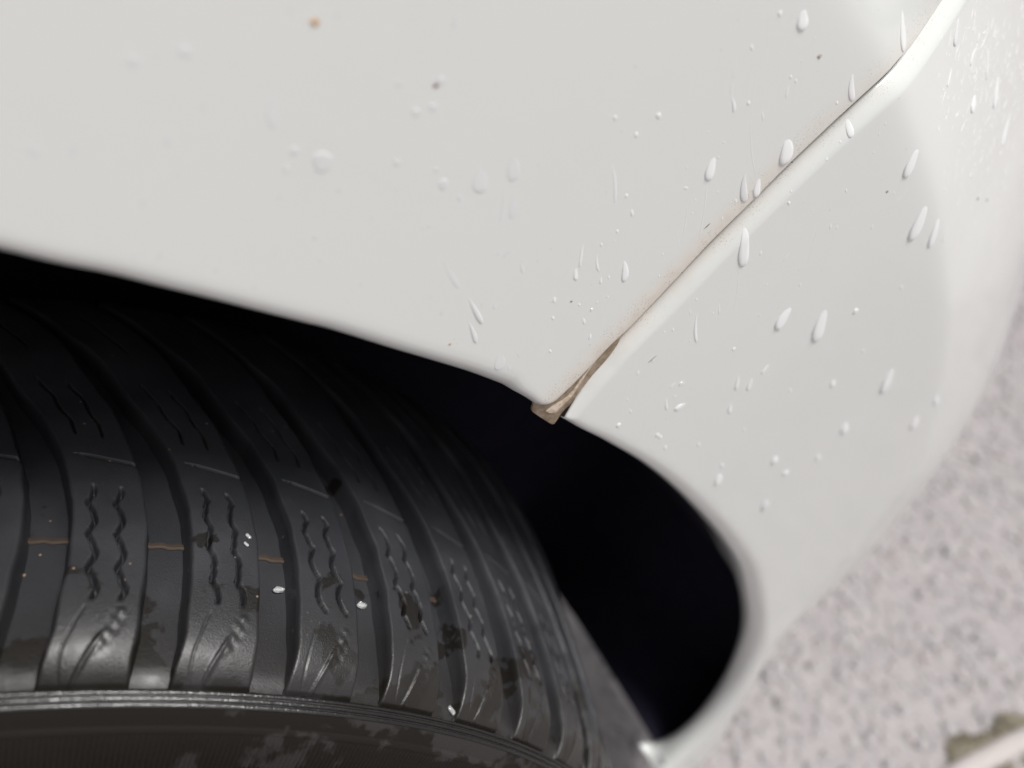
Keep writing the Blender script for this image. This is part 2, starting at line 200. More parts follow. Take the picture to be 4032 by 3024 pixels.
SPRAY = [(257.3,-114.6,256.7,-115.6,0.48), (250.3,-185.1,250.1,-186.2,0.84), (251.3,-97.0,250.1,-98.6,0.46), (241.2,-103.8,240.8,-105.0,0.79), (259.0,-159.6,259.3,-161.2,0.70), (239.1,-101.9,238.2,-103.2,0.96), (282.0,-113.9,281.5,-116.0,1.02), (278.6,-119.4,277.9,-123.2,0.76), (266.2,-150.7,265.7,-151.5,0.88), (250.3,-117.6,249.1,-118.9,0.85), (339.4,-153.5,336.9,-155.8,0.80), (257.4,-125.5,257.1,-127.1,0.51), (266.5,-132.6,265.5,-133.6,1.04), (254.1,-111.4,253.4,-112.6,1.01), (246.1,-89.2,246.3,-91.0,0.52), (230.8,-146.2,231.1,-153.5,0.63), (266.5,-101.2,264.3,-103.6,0.55), (233.1,-112.1,232.4,-114.2,0.64), (271.6,-187.2,270.2,-191.0,0.59), (315.0,-143.7,313.8,-145.2,0.89), (233.4,-87.9,232.0,-91.1,0.97), (243.9,-100.0,243.0,-102.4,0.47), (245.9,-156.8,245.3,-158.3,0.50), (254.1,-103.1,253.2,-104.2,0.60), (229.8,-103.7,228.7,-104.7,0.65), (307.3,-160.3,306.4,-165.3,0.79), (204.5,-113.5,203.7,-114.6,0.77), (279.0,-155.2,279.1,-159.5,1.02), (264.8,-115.6,264.3,-117.7,1.04), (301.7,-101.8,300.2,-105.0,1.09), (250.1,-98.2,247.9,-103.0,0.71), (238.6,-142.0,237.7,-143.7,0.47), (276.3,-153.9,275.4,-157.5,0.85), (276.5,-139.6,275.8,-142.1,0.84), (271.3,-120.9,271.4,-121.8,0.83), (206.6,-116.7,206.1,-117.7,0.47), (310.5,-120.0,310.4,-122.7,0.57), (234.7,-139.6,234.1,-141.5,0.90), (272.9,-98.0,271.5,-102.6,0.68), (298.6,-149.9,297.5,-152.1,1.09), (275.1,-157.7,273.7,-159.9,0.86), (248.4,-135.3,247.4,-137.2,0.67), (205.2,-124.4,204.9,-125.5,0.49), (309.0,-141.6,306.0,-144.5,0.68), (281.3,-149.7,280.6,-154.4,0.54), (306.9,-179.0,306.0,-183.5,1.13), (266.2,-119.6,266.1,-120.9,0.83), (287.2,-122.9,285.6,-126.2,0.99), (289.5,-118.7,284.1,-122.4,0.91), (269.3,-135.8,268.8,-137.2,0.71), (294.2,-136.9,288.6,-141.0,1.03), (291.6,-185.8,291.8,-187.5,1.20), (211.6,-88.1,211.6,-89.0,0.66), (282.2,-151.8,280.9,-157.3,1.10), (233.8,-152.3,231.5,-156.8,0.68), (256.6,-122.2,256.2,-125.7,0.70), (217.0,-98.6,215.1,-100.8,0.56), (288.3,-133.5,287.8,-135.5,0.74), (299.2,-125.7,295.3,-132.3,0.89), (250.3,-104.8,249.4,-106.2,0.72), (259.3,-167.8,259.1,-168.9,1.09), (294.6,-144.3,290.1,-148.2,0.85), (288.3,-151.8,287.8,-153.0,0.71), (286.1,-199.3,285.3,-201.9,0.97), (264.7,-117.2,263.7,-118.8,0.89), (221.1,-128.7,220.2,-132.0,0.67), (263.6,-123.0,262.0,-125.0,0.99), (259.7,-135.9,258.0,-138.1,0.71), (259.5,-159.4,259.2,-160.5,0.98), (272.9,-133.9,272.4,-134.8,0.83), (214.7,-93.0,213.0,-95.8,0.79), (231.0,-144.4,231.2,-149.3,0.52), (217.3,-98.1,214.8,-103.6,0.64), (208.4,-92.3,207.1,-96.6,0.76), (337.3,-152.0,335.6,-154.4,0.61), (280.3,-101.4,281.1,-105.9,0.67), (282.7,-176.3,282.7,-178.4,0.85), (244.1,-103.1,243.5,-104.5,0.63), (246.9,-105.1,244.6,-109.7,0.92), (266.6,-155.3,263.1,-158.3,1.09), (211.7,-80.8,208.7,-84.1,0.59), (232.2,-141.9,231.6,-144.3,0.83), (268.3,-123.7,267.9,-124.9,0.99), (319.8,-162.6,315.9,-169.1,0.76), (295.4,-126.1,293.1,-127.5,1.07), (237.2,-109.7,235.0,-112.6,0.60), (277.7,-131.9,274.6,-138.6,0.57), (261.5,-186.9,260.9,-188.6,0.96), (246.6,-99.9,244.8,-104.9,0.51), (311.4,-208.0,310.5,-209.3,0.93), (289.3,-115.3,287.1,-119.5,0.58), (232.2,-177.5,231.8,-185.3,0.95), (218.9,-97.6,216.3,-100.4,0.60), (251.8,-111.4,250.6,-112.3,0.58), (240.5,-131.5,239.6,-132.5,0.61), (237.0,-115.9,236.6,-117.5,0.67), (236.6,-104.8,235.2,-107.5,0.90), (246.7,-98.8,245.6,-99.8,0.65), (212.7,-122.9,211.4,-125.1,0.82), (250.0,-108.9,247.8,-111.9,0.47), (328.8,-159.5,327.1,-164.2,0.58), (309.4,-126.4,308.4,-128.2,0.91), (263.7,-138.7,262.9,-140.8,0.96), (227.0,-92.6,225.8,-94.4,0.46), (269.2,-138.7,269.1,-139.7,0.86), (237.3,-134.4,237.2,-135.5,0.59), (235.2,-94.4,234.0,-97.7,0.67), (297.8,-109.6,297.0,-112.1,1.01), (226.3,-103.4,225.4,-106.9,0.72), (257.6,-156.4,256.6,-157.8,1.00), (273.8,-106.6,273.3,-107.8,0.89), (258.2,-150.9,257.6,-152.1,0.52), (241.5,-98.0,239.7,-100.7,0.70), (242.5,-115.6,241.4,-117.4,0.88), (276.5,-172.7,275.9,-173.5,0.86), (215.0,-87.6,213.7,-90.0,0.83), (249.3,-99.0,245.0,-104.7,0.91), (360.4,-202.5,360.1,-203.6,0.60), (296.5,-125.8,295.8,-126.8,0.71), (280.4,-143.3,280.0,-144.6,0.54), (260.5,-97.8,258.9,-101.2,0.65), (299.0,-105.2,295.1,-110.6,0.86), (255.6,-104.8,254.4,-110.0,0.63), (302.9,-133.1,304.6,-138.4,1.15), (310.1,-212.9,310.4,-219.2,0.98), (262.6,-174.0,262.2,-181.1,0.89), (198.9,-89.8,198.4,-90.8,0.56), (277.7,-125.0,276.7,-126.7,1.01), (266.0,-106.5,266.4,-108.8,0.58), (288.5,-115.5,285.6,-118.0,1.02), (258.8,-125.5,258.3,-127.3,0.69), (237.3,-124.2,235.3,-129.2,0.74), (261.5,-103.0,261.3,-105.1,1.03), (280.1,-131.1,279.2,-132.9,0.71), (255.6,-111.4,253.6,-113.8,0.74), (248.4,-137.5,248.4,-140.0,0.74), (246.5,-95.7,246.1,-96.5,0.70), (218.0,-146.8,217.3,-148.7,0.63), (206.1,-125.6,204.9,-127.7,0.96), (220.9,-106.8,218.4,-111.1,0.55), (243.0,-113.4,242.3,-114.2,0.47), (231.9,-128.0,231.2,-129.5,0.89), (314.6,-185.4,312.1,-187.9,1.14), (301.3,-96.7,296.0,-101.1,0.71), (225.0,-96.3,224.3,-97.9,0.57), (225.5,-124.6,222.8,-126.9,0.88), (249.2,-138.9,247.0,-140.5,0.95), (230.1,-86.2,228.5,-90.8,0.74), (207.2,-111.9,206.9,-112.8,0.79), (246.7,-86.2,245.6,-87.5,0.52), (212.5,-115.2,211.3,-117.1,0.79), (265.4,-143.5,264.5,-144.6,0.97), (270.7,-104.8,269.7,-105.9,0.77), (245.9,-112.4,244.9,-113.8,0.97), (234.2,-94.4,233.0,-95.8,0.46), (253.3,-144.8,253.2,-145.8,0.63), (257.7,-94.0,252.7,-98.9,0.50), (322.7,-131.4,318.6,-136.6,1.07), (247.8,-98.5,246.7,-99.7,0.74), (242.6,-112.6,240.8,-116.2,0.93), (299.8,-113.9,297.6,-119.7,1.05), (355.0,-179.5,353.7,-181.1,0.72), (255.3,-142.2,253.9,-148.1,0.87), (254.5,-157.0,251.4,-161.3,0.98), (269.3,-136.1,265.6,-141.2,0.66), (215.7,-93.9,214.8,-95.7,0.56), (254.4,-112.2,253.7,-117.1,0.89), (241.5,-165.8,239.6,-170.5,1.07), (258.4,-143.9,257.2,-146.0,1.04), (313.1,-189.9,312.8,-192.0,0.67), (298.0,-162.5,295.4,-164.7,1.17), (251.0,-94.9,248.9,-97.0,0.59), (297.0,-152.3,294.5,-156.5,0.84), (254.0,-111.5,251.7,-114.2,0.63), (269.4,-161.8,268.5,-167.8,0.62), (299.9,-124.8,299.6,-126.1,0.96), (263.3,-111.9,262.6,-113.4,0.49), (257.3,-160.4,257.1,-162.3,1.01), (256.6,-143.6,256.3,-144.5,0.51), (228.4,-106.3,226.9,-107.8,0.65), (262.6,-100.1,261.3,-103.4,0.90), (200.3,-104.2,199.5,-105.8,0.70), (238.4,-103.4,237.9,-107.7,0.53), (261.7,-124.3,258.2,-129.9,0.84), (316.1,-130.6,314.7,-132.6,1.16), (251.4,-97.9,249.9,-100.9,0.92), (311.0,-191.4,310.6,-192.8,0.73), (222.1,-155.7,221.7,-157.6,0.97), (281.4,-115.1,279.2,-119.2,0.74), (273.1,-131.0,273.1,-132.2,0.85), (304.6,-195.3,305.5,-200.0,0.91), (274.9,-104.3,273.9,-107.0,0.64), (281.8,-137.1,280.6,-140.2,0.87), (224.0,-93.9,221.1,-99.0,0.71), (236.0,-112.9,234.9,-116.5,0.63), (244.2,-149.9,243.7,-151.6,0.61), (264.0,-106.9,262.8,-110.0,0.63), (271.5,-142.5,270.5,-144.2,1.04), (219.5,-147.9,219.5,-150.1,0.58), (264.7,-130.3,264.1,-131.2,0.84), (282.0,-118.5,281.6,-119.6,0.80), (259.6,-111.9,258.1,-113.1,0.76), (315.0,-149.0,310.9,-153.1,0.85), (290.7,-123.0,290.8,-125.0,1.09), (274.6,-142.2,273.6,-145.8,0.60), (200.5,-91.0,199.4,-92.7,0.42), (289.6,-112.3,288.1,-113.7,0.89), (240.2,-161.2,240.1,-162.2,0.78), (298.6,-149.1,297.7,-156.6,0.93), (237.7,-130.9,236.3,-132.1,0.54), (209.1,-89.8,207.6,-95.5,0.58), (256.6,-141.5,255.8,-142.5,1.07), (204.6,-119.7,204.5,-120.8,0.71), (234.3,-82.7,232.3,-85.8,0.80), (251.9,-121.4,250.4,-125.2,0.85), (227.4,-110.5,225.0,-115.3,0.75), (218.4,-116.7,217.4,-119.3,0.98), (229.2,-87.6,228.7,-89.2,0.54), (241.1,-151.3,238.7,-156.4,0.89), (223.3,-92.5,222.9,-93.5,0.80), (238.9,-135.1,238.8,-136.6,0.52), (326.1,-210.0,325.6,-219.1,0.70), (250.3,-105.2,248.9,-106.4,0.94), (253.0,-160.6,253.2,-161.9,1.09), (295.4,-177.7,295.3,-179.1,0.83), (223.9,-112.0,223.6,-113.7,0.63), (265.7,-120.2,262.2,-125.3,0.98), (249.0,-110.7,248.0,-112.2,0.59), (260.0,-99.7,257.8,-104.0,1.03), (304.3,-130.0,302.3,-132.6,0.53), (248.6,-150.4,248.2,-152.4,0.52), (240.1,-97.3,238.5,-100.0,0.60), (279.9,-163.6,279.4,-167.7,0.97), (252.0,-145.2,251.0,-147.0,0.61), (238.4,-112.0,237.7,-113.2,0.93), (265.4,-114.5,263.5,-119.1,0.58), (209.7,-112.7,205.7,-116.8,0.81), (240.0,-113.7,238.6,-116.0,1.00), (227.4,-109.9,227.5,-111.4,0.66), (213.9,-119.4,213.2,-123.4,0.96), (294.9,-120.4,294.0,-121.9,0.76), (256.9,-156.2,256.0,-157.5,0.58), (274.7,-145.0,274.0,-145.8,0.87), (262.9,-152.6,262.7,-153.6,0.80), (286.7,-142.1,286.4,-143.4,0.69), (308.6,-124.8,307.0,-126.2,0.87), (224.3,-118.4,223.2,-120.5,0.54), (316.8,-146.8,315.3,-149.7,1.02), (287.4,-150.4,286.4,-153.5,0.58), (268.4,-111.8,268.7,-117.2,0.94), (244.9,-120.6,244.1,-121.9,0.82), (206.2,-111.3,205.7,-112.1,0.68), (195.8,-87.9,195.6,-89.0,0.60), (314.7,-197.1,314.9,-200.4,0.60), (268.7,-90.0,268.1,-92.1,0.74), (217.3,-92.5,214.4,-96.0,0.89), (267.5,-137.7,267.3,-140.4,1.03), (241.4,-111.4,240.8,-114.2,0.87), (240.2,-98.3,239.4,-99.6,0.63), (309.4,-123.3,307.5,-127.4,0.52), (302.6,-131.8,302.7,-139.2,0.64), (248.7,-186.3,249.7,-191.5,0.59), (258.3,-114.1,257.8,-115.2,0.94), (300.7,-117.1,298.2,-119.7,0.82), (252.3,-192.4,251.5,-197.3,0.64), (243.1,-100.4,242.8,-105.6,0.52), (206.2,-97.6,205.3,-99.7,0.72), (222.5,-149.2,222.8,-154.1,0.75), (247.4,-102.7,247.0,-103.9,0.87), (237.0,-107.2,233.6,-111.1,0.47), (272.9,-105.5,272.2,-107.3,0.48), (282.8,-162.1,282.7,-164.0,0.91), (257.5,-94.6,254.7,-100.1,0.54), (281.2,-136.5,280.7,-141.3,0.98), (274.2,-173.9,271.5,-180.4,0.92), (250.0,-168.6,249.7,-169.9,0.96), (227.9,-93.4,227.3,-94.3,0.60), (240.0,-98.5,239.0,-101.4,0.91), (240.2,-110.3,239.5,-112.9,0.46), (301.2,-186.8,300.8,-188.9,0.63), (233.2,-91.0,232.4,-94.0,0.68), (264.7,-107.1,263.8,-108.5,0.86), (243.2,-118.3,240.4,-120.9,0.66), (209.0,-99.2,208.5,-100.5,0.81), (239.9,-101.6,237.4,-104.6,0.76), (278.8,-132.0,277.3,-134.2,1.04), (282.2,-143.7,280.5,-145.8,0.68), (340.8,-180.5,339.1,-182.8,0.99), (262.2,-100.7,259.3,-103.9,0.53), (317.5,-104.3,314.9,-109.3,0.86), (252.1,-123.5,250.0,-128.9,0.88), (250.6,-114.8,250.4,-116.1,0.79), (228.5,-93.4,227.8,-94.6,0.64), (292.4,-127.6,290.9,-130.1,1.11), (241.2,-115.5,240.2,-117.7,0.45), (317.6,-156.2,317.4,-158.0,0.75), (241.7,-114.5,240.2,-117.5,0.66), (312.6,-130.7,312.1,-132.3,0.95), (236.4,-130.1,230.6,-135.0,1.01), (266.3,-170.8,266.4,-172.8,0.52), (317.1,-123.6,311.3,-129.9,0.87), (226.3,-116.3,225.9,-118.0,0.67), (245.4,-98.9,244.8,-99.9,0.96), (245.7,-149.4,245.5,-150.9,0.62), (245.0,-98.1,243.8,-99.9,0.52), (279.2,-135.3,279.3,-136.5,0.83), (275.8,-139.5,275.2,-140.8,0.61), (264.8,-151.9,264.4,-153.8,0.78), (253.1,-148.4,251.6,-151.3,0.81), (311.2,-174.2,308.7,-178.8,1.06), (233.2,-92.8,232.2,-95.1,0.75), (316.8,-132.1,315.8,-133.3,1.15), (232.4,-99.8,232.1,-101.5,0.53), (275.5,-115.4,274.5,-121.0,0.61), (242.4,-158.8,241.9,-164.9,0.73), (219.4,-100.0,218.4,-104.5,0.85), (232.3,-94.4,231.4,-95.8,0.74), (258.2,-140.2,257.9,-142.5,0.52), (280.9,-110.0,281.9,-117.5,0.52), (277.4,-163.4,276.4,-168.2,0.64)]
SPECKS = [(-50.9, -53.1, 2.1, 'orange tan grit speck near the top edge of the fender', (0.55, 0.33, 0.16)), (-21.2, -72.5, 1.38, 'dark reddish dirt speck high on the left half of the fender', (0.2, 0.1, 0.09)), (24.4, -155.7, 0.83, 'dark red dirt dot among small drops left of the lower seam', (0.16, 0.06, 0.05)), (-23.3, -159.0, 1.05, 'tan dirt dot close above the wheel arch lip', (0.45, 0.27, 0.18)), (119.7, -84.2, 1.93, 'brownish smudge dot on the upper fender left of the crease', (0.42, 0.36, 0.33)), (119.8, -122.6, 0.67, 'black grit grain sitting in the seam above its middle', (0.03, 0.03, 0.03)), (74.3, -157.9, 0.59, 'black grit grain on the seam edge at its lower third', (0.03, 0.03, 0.03)), (177.7, -146.7, 1.29, 'dark grey dirt grain on the bumper left of the crease', (0.2, 0.2, 0.19)), (269.3, -177.3, 2.05, 'dark grey dirt fleck on the front face beneath the spray', (0.25, 0.25, 0.24)), (284.5, -183.2, 1.85, 'second smaller grey fleck on the front face beneath the spray', (0.28, 0.28, 0.27)), (65.3, -196.6, 3.17, 'grey feathery dirt smear on the bumper below the seam end', (0.32, 0.3, 0.28)), (82.2, -139.4, 2.09, 'thin black hair like dirt mark on the fender above the seam', (0.1, 0.09, 0.08))]
# ------------------------------------------------------------------ materials
def paint_mat():
    M = NT('white_car_paint'); c = M.obj()
    sd = M.attr('seam_distance'); sp = M.attr('seam_position')
    # brown film creeping out of the seam, stronger towards its lower end
    w = M.noise(c, 160, 4, .6); w2 = M.noise(c, 900, 3, .6)
    edge = M.math('ADD', sd, M.math('MULTIPLY', M.math('SUBTRACT', w, .5), .009))
    st = M.ramp(edge, .0060, .0005, 0, 1)
    along = M.ramp(sp, .03, .16, 1., .22)
    st = M.math('MULTIPLY', st, M.math('MULTIPLY', along, M.ramp(w2, .25, .6, .5, 1)))
    base = M.mix(M.math('MULTIPLY', st, .55), (.715, .727, .708), (.40, .29, .20))
    # faint brown bloom further out
    bloom = M.math('MULTIPLY', M.ramp(edge, .0115, .004, 0, .55), M.ramp(sp, .05, .22, 1., .35))
    base = M.mix(bloom, base, (.70, .635, .555))
    # dark specks: dense by the bevel, thin elsewhere
    v = M.n('ShaderNodeTexVoronoi', {'Vector': c, 'Scale': 1500, 'Randomness': 1.}, feature='F1')
    v1 = M.n('ShaderNodeTexVoronoi', {'Vector': c, 'Scale': 420, 'Randomness': 1.}, feature='F1')
    cl = M.ramp(M.noise(c, 70, 3, .6), .44, .58); nearseam = M.ramp(sd, .014, .003, 0, 1)
    dots = M.ramp(v.outputs['Distance'], .30, .16)
    pick = M.ramp(v.outputs['Color'], .45, .5)
    fine = M.math('MULTIPLY', M.math('MULTIPLY', dots, pick), M.math('MULTIPLY', cl, nearseam))
    dots1 = M.ramp(v1.outputs['Distance'], .13, .07)
    rare = M.math('MULTIPLY', dots1, M.ramp(v1.outputs['Color'], .80, .82))
    rare = M.math('MULTIPLY', rare, M.ramp(M.noise(c, 25, 2), .42, .6, .15, .75))
    base = M.mix(M.math('MULTIPLY', fine, .85), base, (.10, .09, .08))
    base = M.mix(M.math('MULTIPLY', rare, .7), base, (.17, .14, .12))
    # dried dirt veils, hardly visible
    veil = M.ramp(M.noise(c, 14, 5, .65), .5, .8, 0, .10)
    base = M.mix(veil, base, (.70, .63, .58))
    M.set(Base_Color=base, Roughness=M.ramp(M.noise(c, 60, 3), .3, .7, .28, .42), Coat_Weight=1., Coat_Roughness=M.ramp(M.noise(c, 30, 3), .3, .7, .03, .09), IOR=1.45)
    # orange peel
    M.put(M.b.inputs['Normal'], M.bump(M.noise(c, 420, 2), .02, .0008))
    M.put(M.b.inputs['Coat Normal'], M.bump(M.noise(c, 420, 2), .04, .0008))
    return M.m
def rubber_mat(name, seed=0., serr=False):
    M = NT(name); c = M.n('ShaderNodeTexCoord').outputs['Object']
    c = M.n('ShaderNodeVectorMath', {0: M.n('ShaderNodeNewGeometry').outputs['Position'], 1: (seed, seed, seed)}, operation='ADD').outputs[0]
    wetn = M.noise(c, 42, 4, .55)
    low = M.attr('shoulder')          # 1 at the shoulder, 0 up the tread
    wet = M.ramp(M.math('ADD', wetn, M.math('MULTIPLY', low, .27)), .695, .725)
    gr = M.noise(c, 700, 3, .6); side = M.ramp(low, 1.1, 1.4)
    dry = M.mix(M.ramp(M.noise(c, 30, 4), .35, .7), (.027, .028, .032), (.044, .044, .049))
    dry = M.mix(M.ramp(low, .25, .9), dry, (.024, .0225, .0225)); dry = M.mix(side, dry, (.034, .031, .030))
    wet = M.math('MAXIMUM', M.math('MULTIPLY', wet, M.math('SUBTRACT', 1., side)), M.math('MULTIPLY', side, M.ramp(wetn, .60, .54)))
    col = M.mix(M.math('MULTIPLY', wet, .88), dry, (.011, .009, .007))
    v = M.n('ShaderNodeTexVoronoi', {'Vector': c, 'Scale': 330, 'Randomness': 1.}, feature='F1')
    speck = M.math('MULTIPLY', M.ramp(v.outputs['Distance'], .22, .10), M.ramp(v.outputs['Color'], .80, .84))
    speck = M.math('MULTIPLY', speck, M.ramp(low, .85, .4))
    speck = M.math('MULTIPLY', speck, M.ramp(M.noise(c, 55, 2), .46, .6))
    col = M.mix(M.math('MULTIPLY', speck, .8), col, (.38, .27, .19))
    h = M.math('ADD', M.math('MULTIPLY', gr, .5), M.noise(c, 1900, 2))
    M.set(Base_Color=col, Roughness=M.math('ADD', M.ramp(low, .35, 1., .42, .33), M.math('MULTIPLY', side, .3)), IOR=1.5, Specular_IOR_Level=M.ramp(side, 0., 1., .36, .12))
    M.set(Coat_Weight=M.math('MULTIPLY', M.math('MULTIPLY', M.ramp(low, .35, .8), M.math('SUBTRACT', 1., side)), M.ramp(M.noise(c, 90, 3), .42, .62, .03, .30)), Coat_Roughness=.22)
    M.put(M.b.inputs['Normal'], M.bump(h, .35, .0005))
    return M.m
def simple(name, col, rough=.5, **kw):
    M = NT(name); M.set(Base_Color=col, Roughness=rough, **kw); return M.m
PAINT = paint_mat()
RUBBER = rubber_mat('tyre_rubber')
def liner_mat():
    M = NT('wheel_arch_felt'); c = M.obj()
    M.set(Base_Color=M.mix(M.noise(c, 60, 4), (.010, .010, .022), (.024, .020, .034)), Roughness=.9, Specular_IOR_Level=.15)
    M.put(M.b.inputs['Normal'], M.bump(M.noise(c, 300, 4), .6, .002)); return M.m
LINER = liner_mat()
def tab_mat():
    M = NT('aged_clear_plastic'); c = M.obj()
    n = M.noise(c, 260, 5, .6); g = M.noise(c, 2200, 3, .6)
    col = M.mix(M.ramp(n, .35, .65), (.30, .215, .135), (.47, .375, .28))
    col = M.mix(M.ramp(g, .58, .7, 0, .5), col, (.16, .11, .07))
    M.set(Base_Color=col, Roughness=.34, Transmission_Weight=.25, IOR=1.45, Subsurface_Weight=.25, Subsurface_Radius=(.002, .0012, .0006), Subsurface_Scale=.5)
    M.put(M.b.inputs['Normal'], M.bump(n, .25, .0006)); return M.m
TABM = tab_mat()
def film_mat():
    M = NT('pale_peeling_film'); c = M.obj()
    M.set(Base_Color=M.mix(M.ramp(M.noise(c, 500, 4), .4, .65), (.66, .55, .46), (.50, .39, .29)), Roughness=.3, Coat_Weight=.6)
    M.put(M.b.inputs['Normal'], M.bump(M.noise(c, 500, 3), .4, .0006)); return M.m
FILMM = film_mat()
def water_mat(name, w):
    M = NT(name); t = M.t; t.nodes.remove(M.b)
    re_ = M.n('ShaderNodeBsdfTransparent', {'Color': (1, 1, 1, 1)})
    df = M.n('ShaderNodeBsdfDiffuse', {'Color': (.96, .97, .97, 1)})  # white share paints in the sky light a clear drop would focus
    a = M.n('ShaderNodeMixShader', {0: w, 1: re_.outputs[0], 2: df.outputs[0]})
    gl = M.n('ShaderNodeBsdfGlossy', {'Color': (1, 1, 1, 1), 'Roughness': .03})
    fr = M.n('ShaderNodeFresnel', {'IOR': 1.45})
    b = M.n('ShaderNodeMixShader', {0: fr.outputs[0], 1: a.outputs[0], 2: gl.outputs[0]})
    t.links.new(b.outputs[0], M.out.inputs[0]); return M.m
TBEAD = water_mat('tyre_water', .3); WATER = water_mat('rain_water', .82); THIN = water_mat('thin_rain_water', .70)
def bead_mat():
    M = NT('clear_bead'); M.set(Base_Color=(1, 1, 1), Roughness=0., Transmission_Weight=1., IOR=1.333); return M.m
BEADM = bead_mat()
# ------------------------------------------------------------------ the car
AL = math.radians(26)
ES = np.array([math.cos(AL), math.sin(AL), 0]); EN = np.array([math.sin(AL), -math.cos(AL), 0])
ORG = np.array([0, .213, CAM_H])
def to_world(s, z, n):
    s, z, n = (np.asarray(v, float) for v in (s, z, n))
    return ORG+s[..., None]*ES+n[..., None]*EN+z[..., None]*np.array([0, 0, 1.])
car = bpy.data.objects.new('car', None); sc.collection.objects.link(car); car.location = (0, 0, 0)
tag(car, 'white rain-wet car, close up of its front wheel arch with dirt in the bumper seam', 'car')

WC = (-.249, .085, -.524)                       # hub end of the outer shoulder circle, wheel centre
WS = -.2735                                     # its place along the flank
def circ(r, a0, a1, n):                         # points round the wheel centre, angle from the top, forward positive
    a = np.radians(np.linspace(a0, a1, n)); return [(WS+.025+r*math.sin(t), WC[2]+.006+r*math.cos(t)) for t in a]
a0 = math.degrees(math.atan2(ARCH_FENDER[0][0]-(WS+.025), ARCH_FENDER[0][1]-(WC[2]+.006)))
r0 = math.hypot(ARCH_FENDER[0][0]-(WS+.025), ARCH_FENDER[0][1]-(WC[2]+.006))
left = [(-.72,-.62),(-.715,-.50),(-.69,-.38),(-.64,-.27),(-.56,-.17),(-.46,-.095),(-.36,-.058),(-.28,-.048),(-.22,-.053),(-.175,-.070)]
_d = np.array(SEAM[-1])-np.array(SEAM[-2]); _d /= np.linalg.norm(_d)
tip = np.array(SEAM[-1])+_d*.05; tip2 = tip+_d*.06
fender_edge = dense(left+ARCH_FENDER+CORNER_FENDER+SEAM+[tuple(tip), tuple(tip2)], .0013)
fp = near(fender_edge, fender_edge)[1]
FPOS = np.concatenate([[0], np.cumsum(np.linalg.norm(np.diff(fender_edge, axis=0), axis=1))])
def pos_of(pt, L): return near([pt], L)[1][0]
pc0 = pos_of(ARCH_FENDER[-3], fender_edge); pc1 = pos_of(CORNER_FENDER[-1], fender_edge); pl = pos_of(ARCH_FENDER[0], fender_edge)
def rho_f(p): return np.interp(p, [0, pl, pc0, pc0+.006, pc1, pc1+.03], [.005, .0055, .0075, .0055, .0012, .0008])
def dep_f(p): return np.interp(p, [0, pc0, pc1, pc1+.05], [.014, .012, .007, .007])
# the bumper: its seam edge lies just under the fender's
sm = dense([CORNER_FENDER[-1]]+SEAM+[tuple(tip), tuple(tip2)], .002)
k0 = near([SEAM_BUMPER[-1]], sm)[1][0]
cum = np.concatenate([[0], np.cumsum(np.linalg.norm(np.diff(sm, axis=0), axis=1))])
tang = np.gradient(sm, axis=0); tang /= np.linalg.norm(tang, axis=1)[:, None]
nrm = np.stack([tang[:, 1], -tang[:, 0]], 1)     # to the right of travel (down-forward)
sel = cum > k0+.004
def dep_s(p): return np.interp(p, [0, .012, .03, .06, .30], [.0012, .0024, .0037, .0044, .0046])     # how deep the bumper's chamfered edge lies
line = dense(SEAM_BUMPER+[tuple(q) for q in (sm+nrm*.0003)[sel][::4]], .0013)
_g = np.exp(-.5*(np.arange(-14, 15)/6.)**2); _g /= _g.sum(); _n = len(line)
_ln = np.stack([np.convolve(np.concatenate([2*line[0, k]-line[14:0:-1, k], line[:, k], 2*line[-1, k]-line[-2:-16:-1, k]]), _g, 'valid') for k in (0, 1)], 1)
line = _ln
lp = np.concatenate([[0], np.cumsum(np.linalg.norm(np.diff(line, axis=0), axis=1))])
tg = np.gradient(line, axis=0); tg = np.stack([np.convolve(np.pad(tg[:, k], 4, 'edge'), np.ones(9)/9, 'valid') for k in (0, 1)], 1); tg /= np.linalg.norm(tg, axis=1)[:, None]
bump_seam = line+np.stack([tg[:, 1], -tg[:, 0]], 1)*(np.interp(lp, [0, .02, .045, .07], [.35, .55, 1.1, 1.15])*dep_s(lp))[:, None]
bump_arch = dense([tuple(bump_seam[0])]+ARCH_BUMPER, .0018)
bap = near(bump_arch, bump_arch)[1]
def rho_b(p): return np.interp(p, [0, .03, .12, .25, .40, .60], [.004, .006, .009, .013, .014, .011])
def roll(q, rho):
    t = np.clip(rho-q, 0, rho); return rho-np.sqrt(np.maximum(rho*rho-t*t, 0))
def drop_fender(P):
    q, p, _ = near(P, fender_edge); return roll(q, rho_f(p))
def drop_bumper(P):
    q, p, _ = near(P, bump_arch); d = roll(q, rho_b(p))
    q2, p2, _ = near(P, bump_seam)
    dep = dep_s(p2); wid = np.interp(p2, [0, .03, .30], [.0055, .0078, .0088])
    t = np.clip(1-q2/wid, 0, 1)
    # chamfer, steepest at the gap, running out softly
    return np.maximum(d, dep*t**1.65+roll(q2, .0005)*.6)
SEAMLINE = np.vstack([dense([CORNER_FENDER[1]]+[CORNER_FENDER[-1]]+SEAM+[tuple(tip)], .003)])
def inside(P, L):
    P = np.asarray(P); c = np.zeros(len(P), bool); j = len(L)-1
    for i in range(len(L)):
        (xi, yi), (xj, yj) = L[i], L[j]
        hit_ = ((yi > P[:, 1]) != (yj > P[:, 1]))
        with np.errstate(divide='ignore', invalid='ignore'):
            c ^= hit_ & (P[:, 0] < (xj-xi)*(P[:, 1]-yi)/(yj-yi+1e-15)+xi)
        j = i
    return c
GAP_SHADE = simple('gap_shade', (.02, .016, .013), .9)  # near-black colour standing in for the shade inside the seam gap
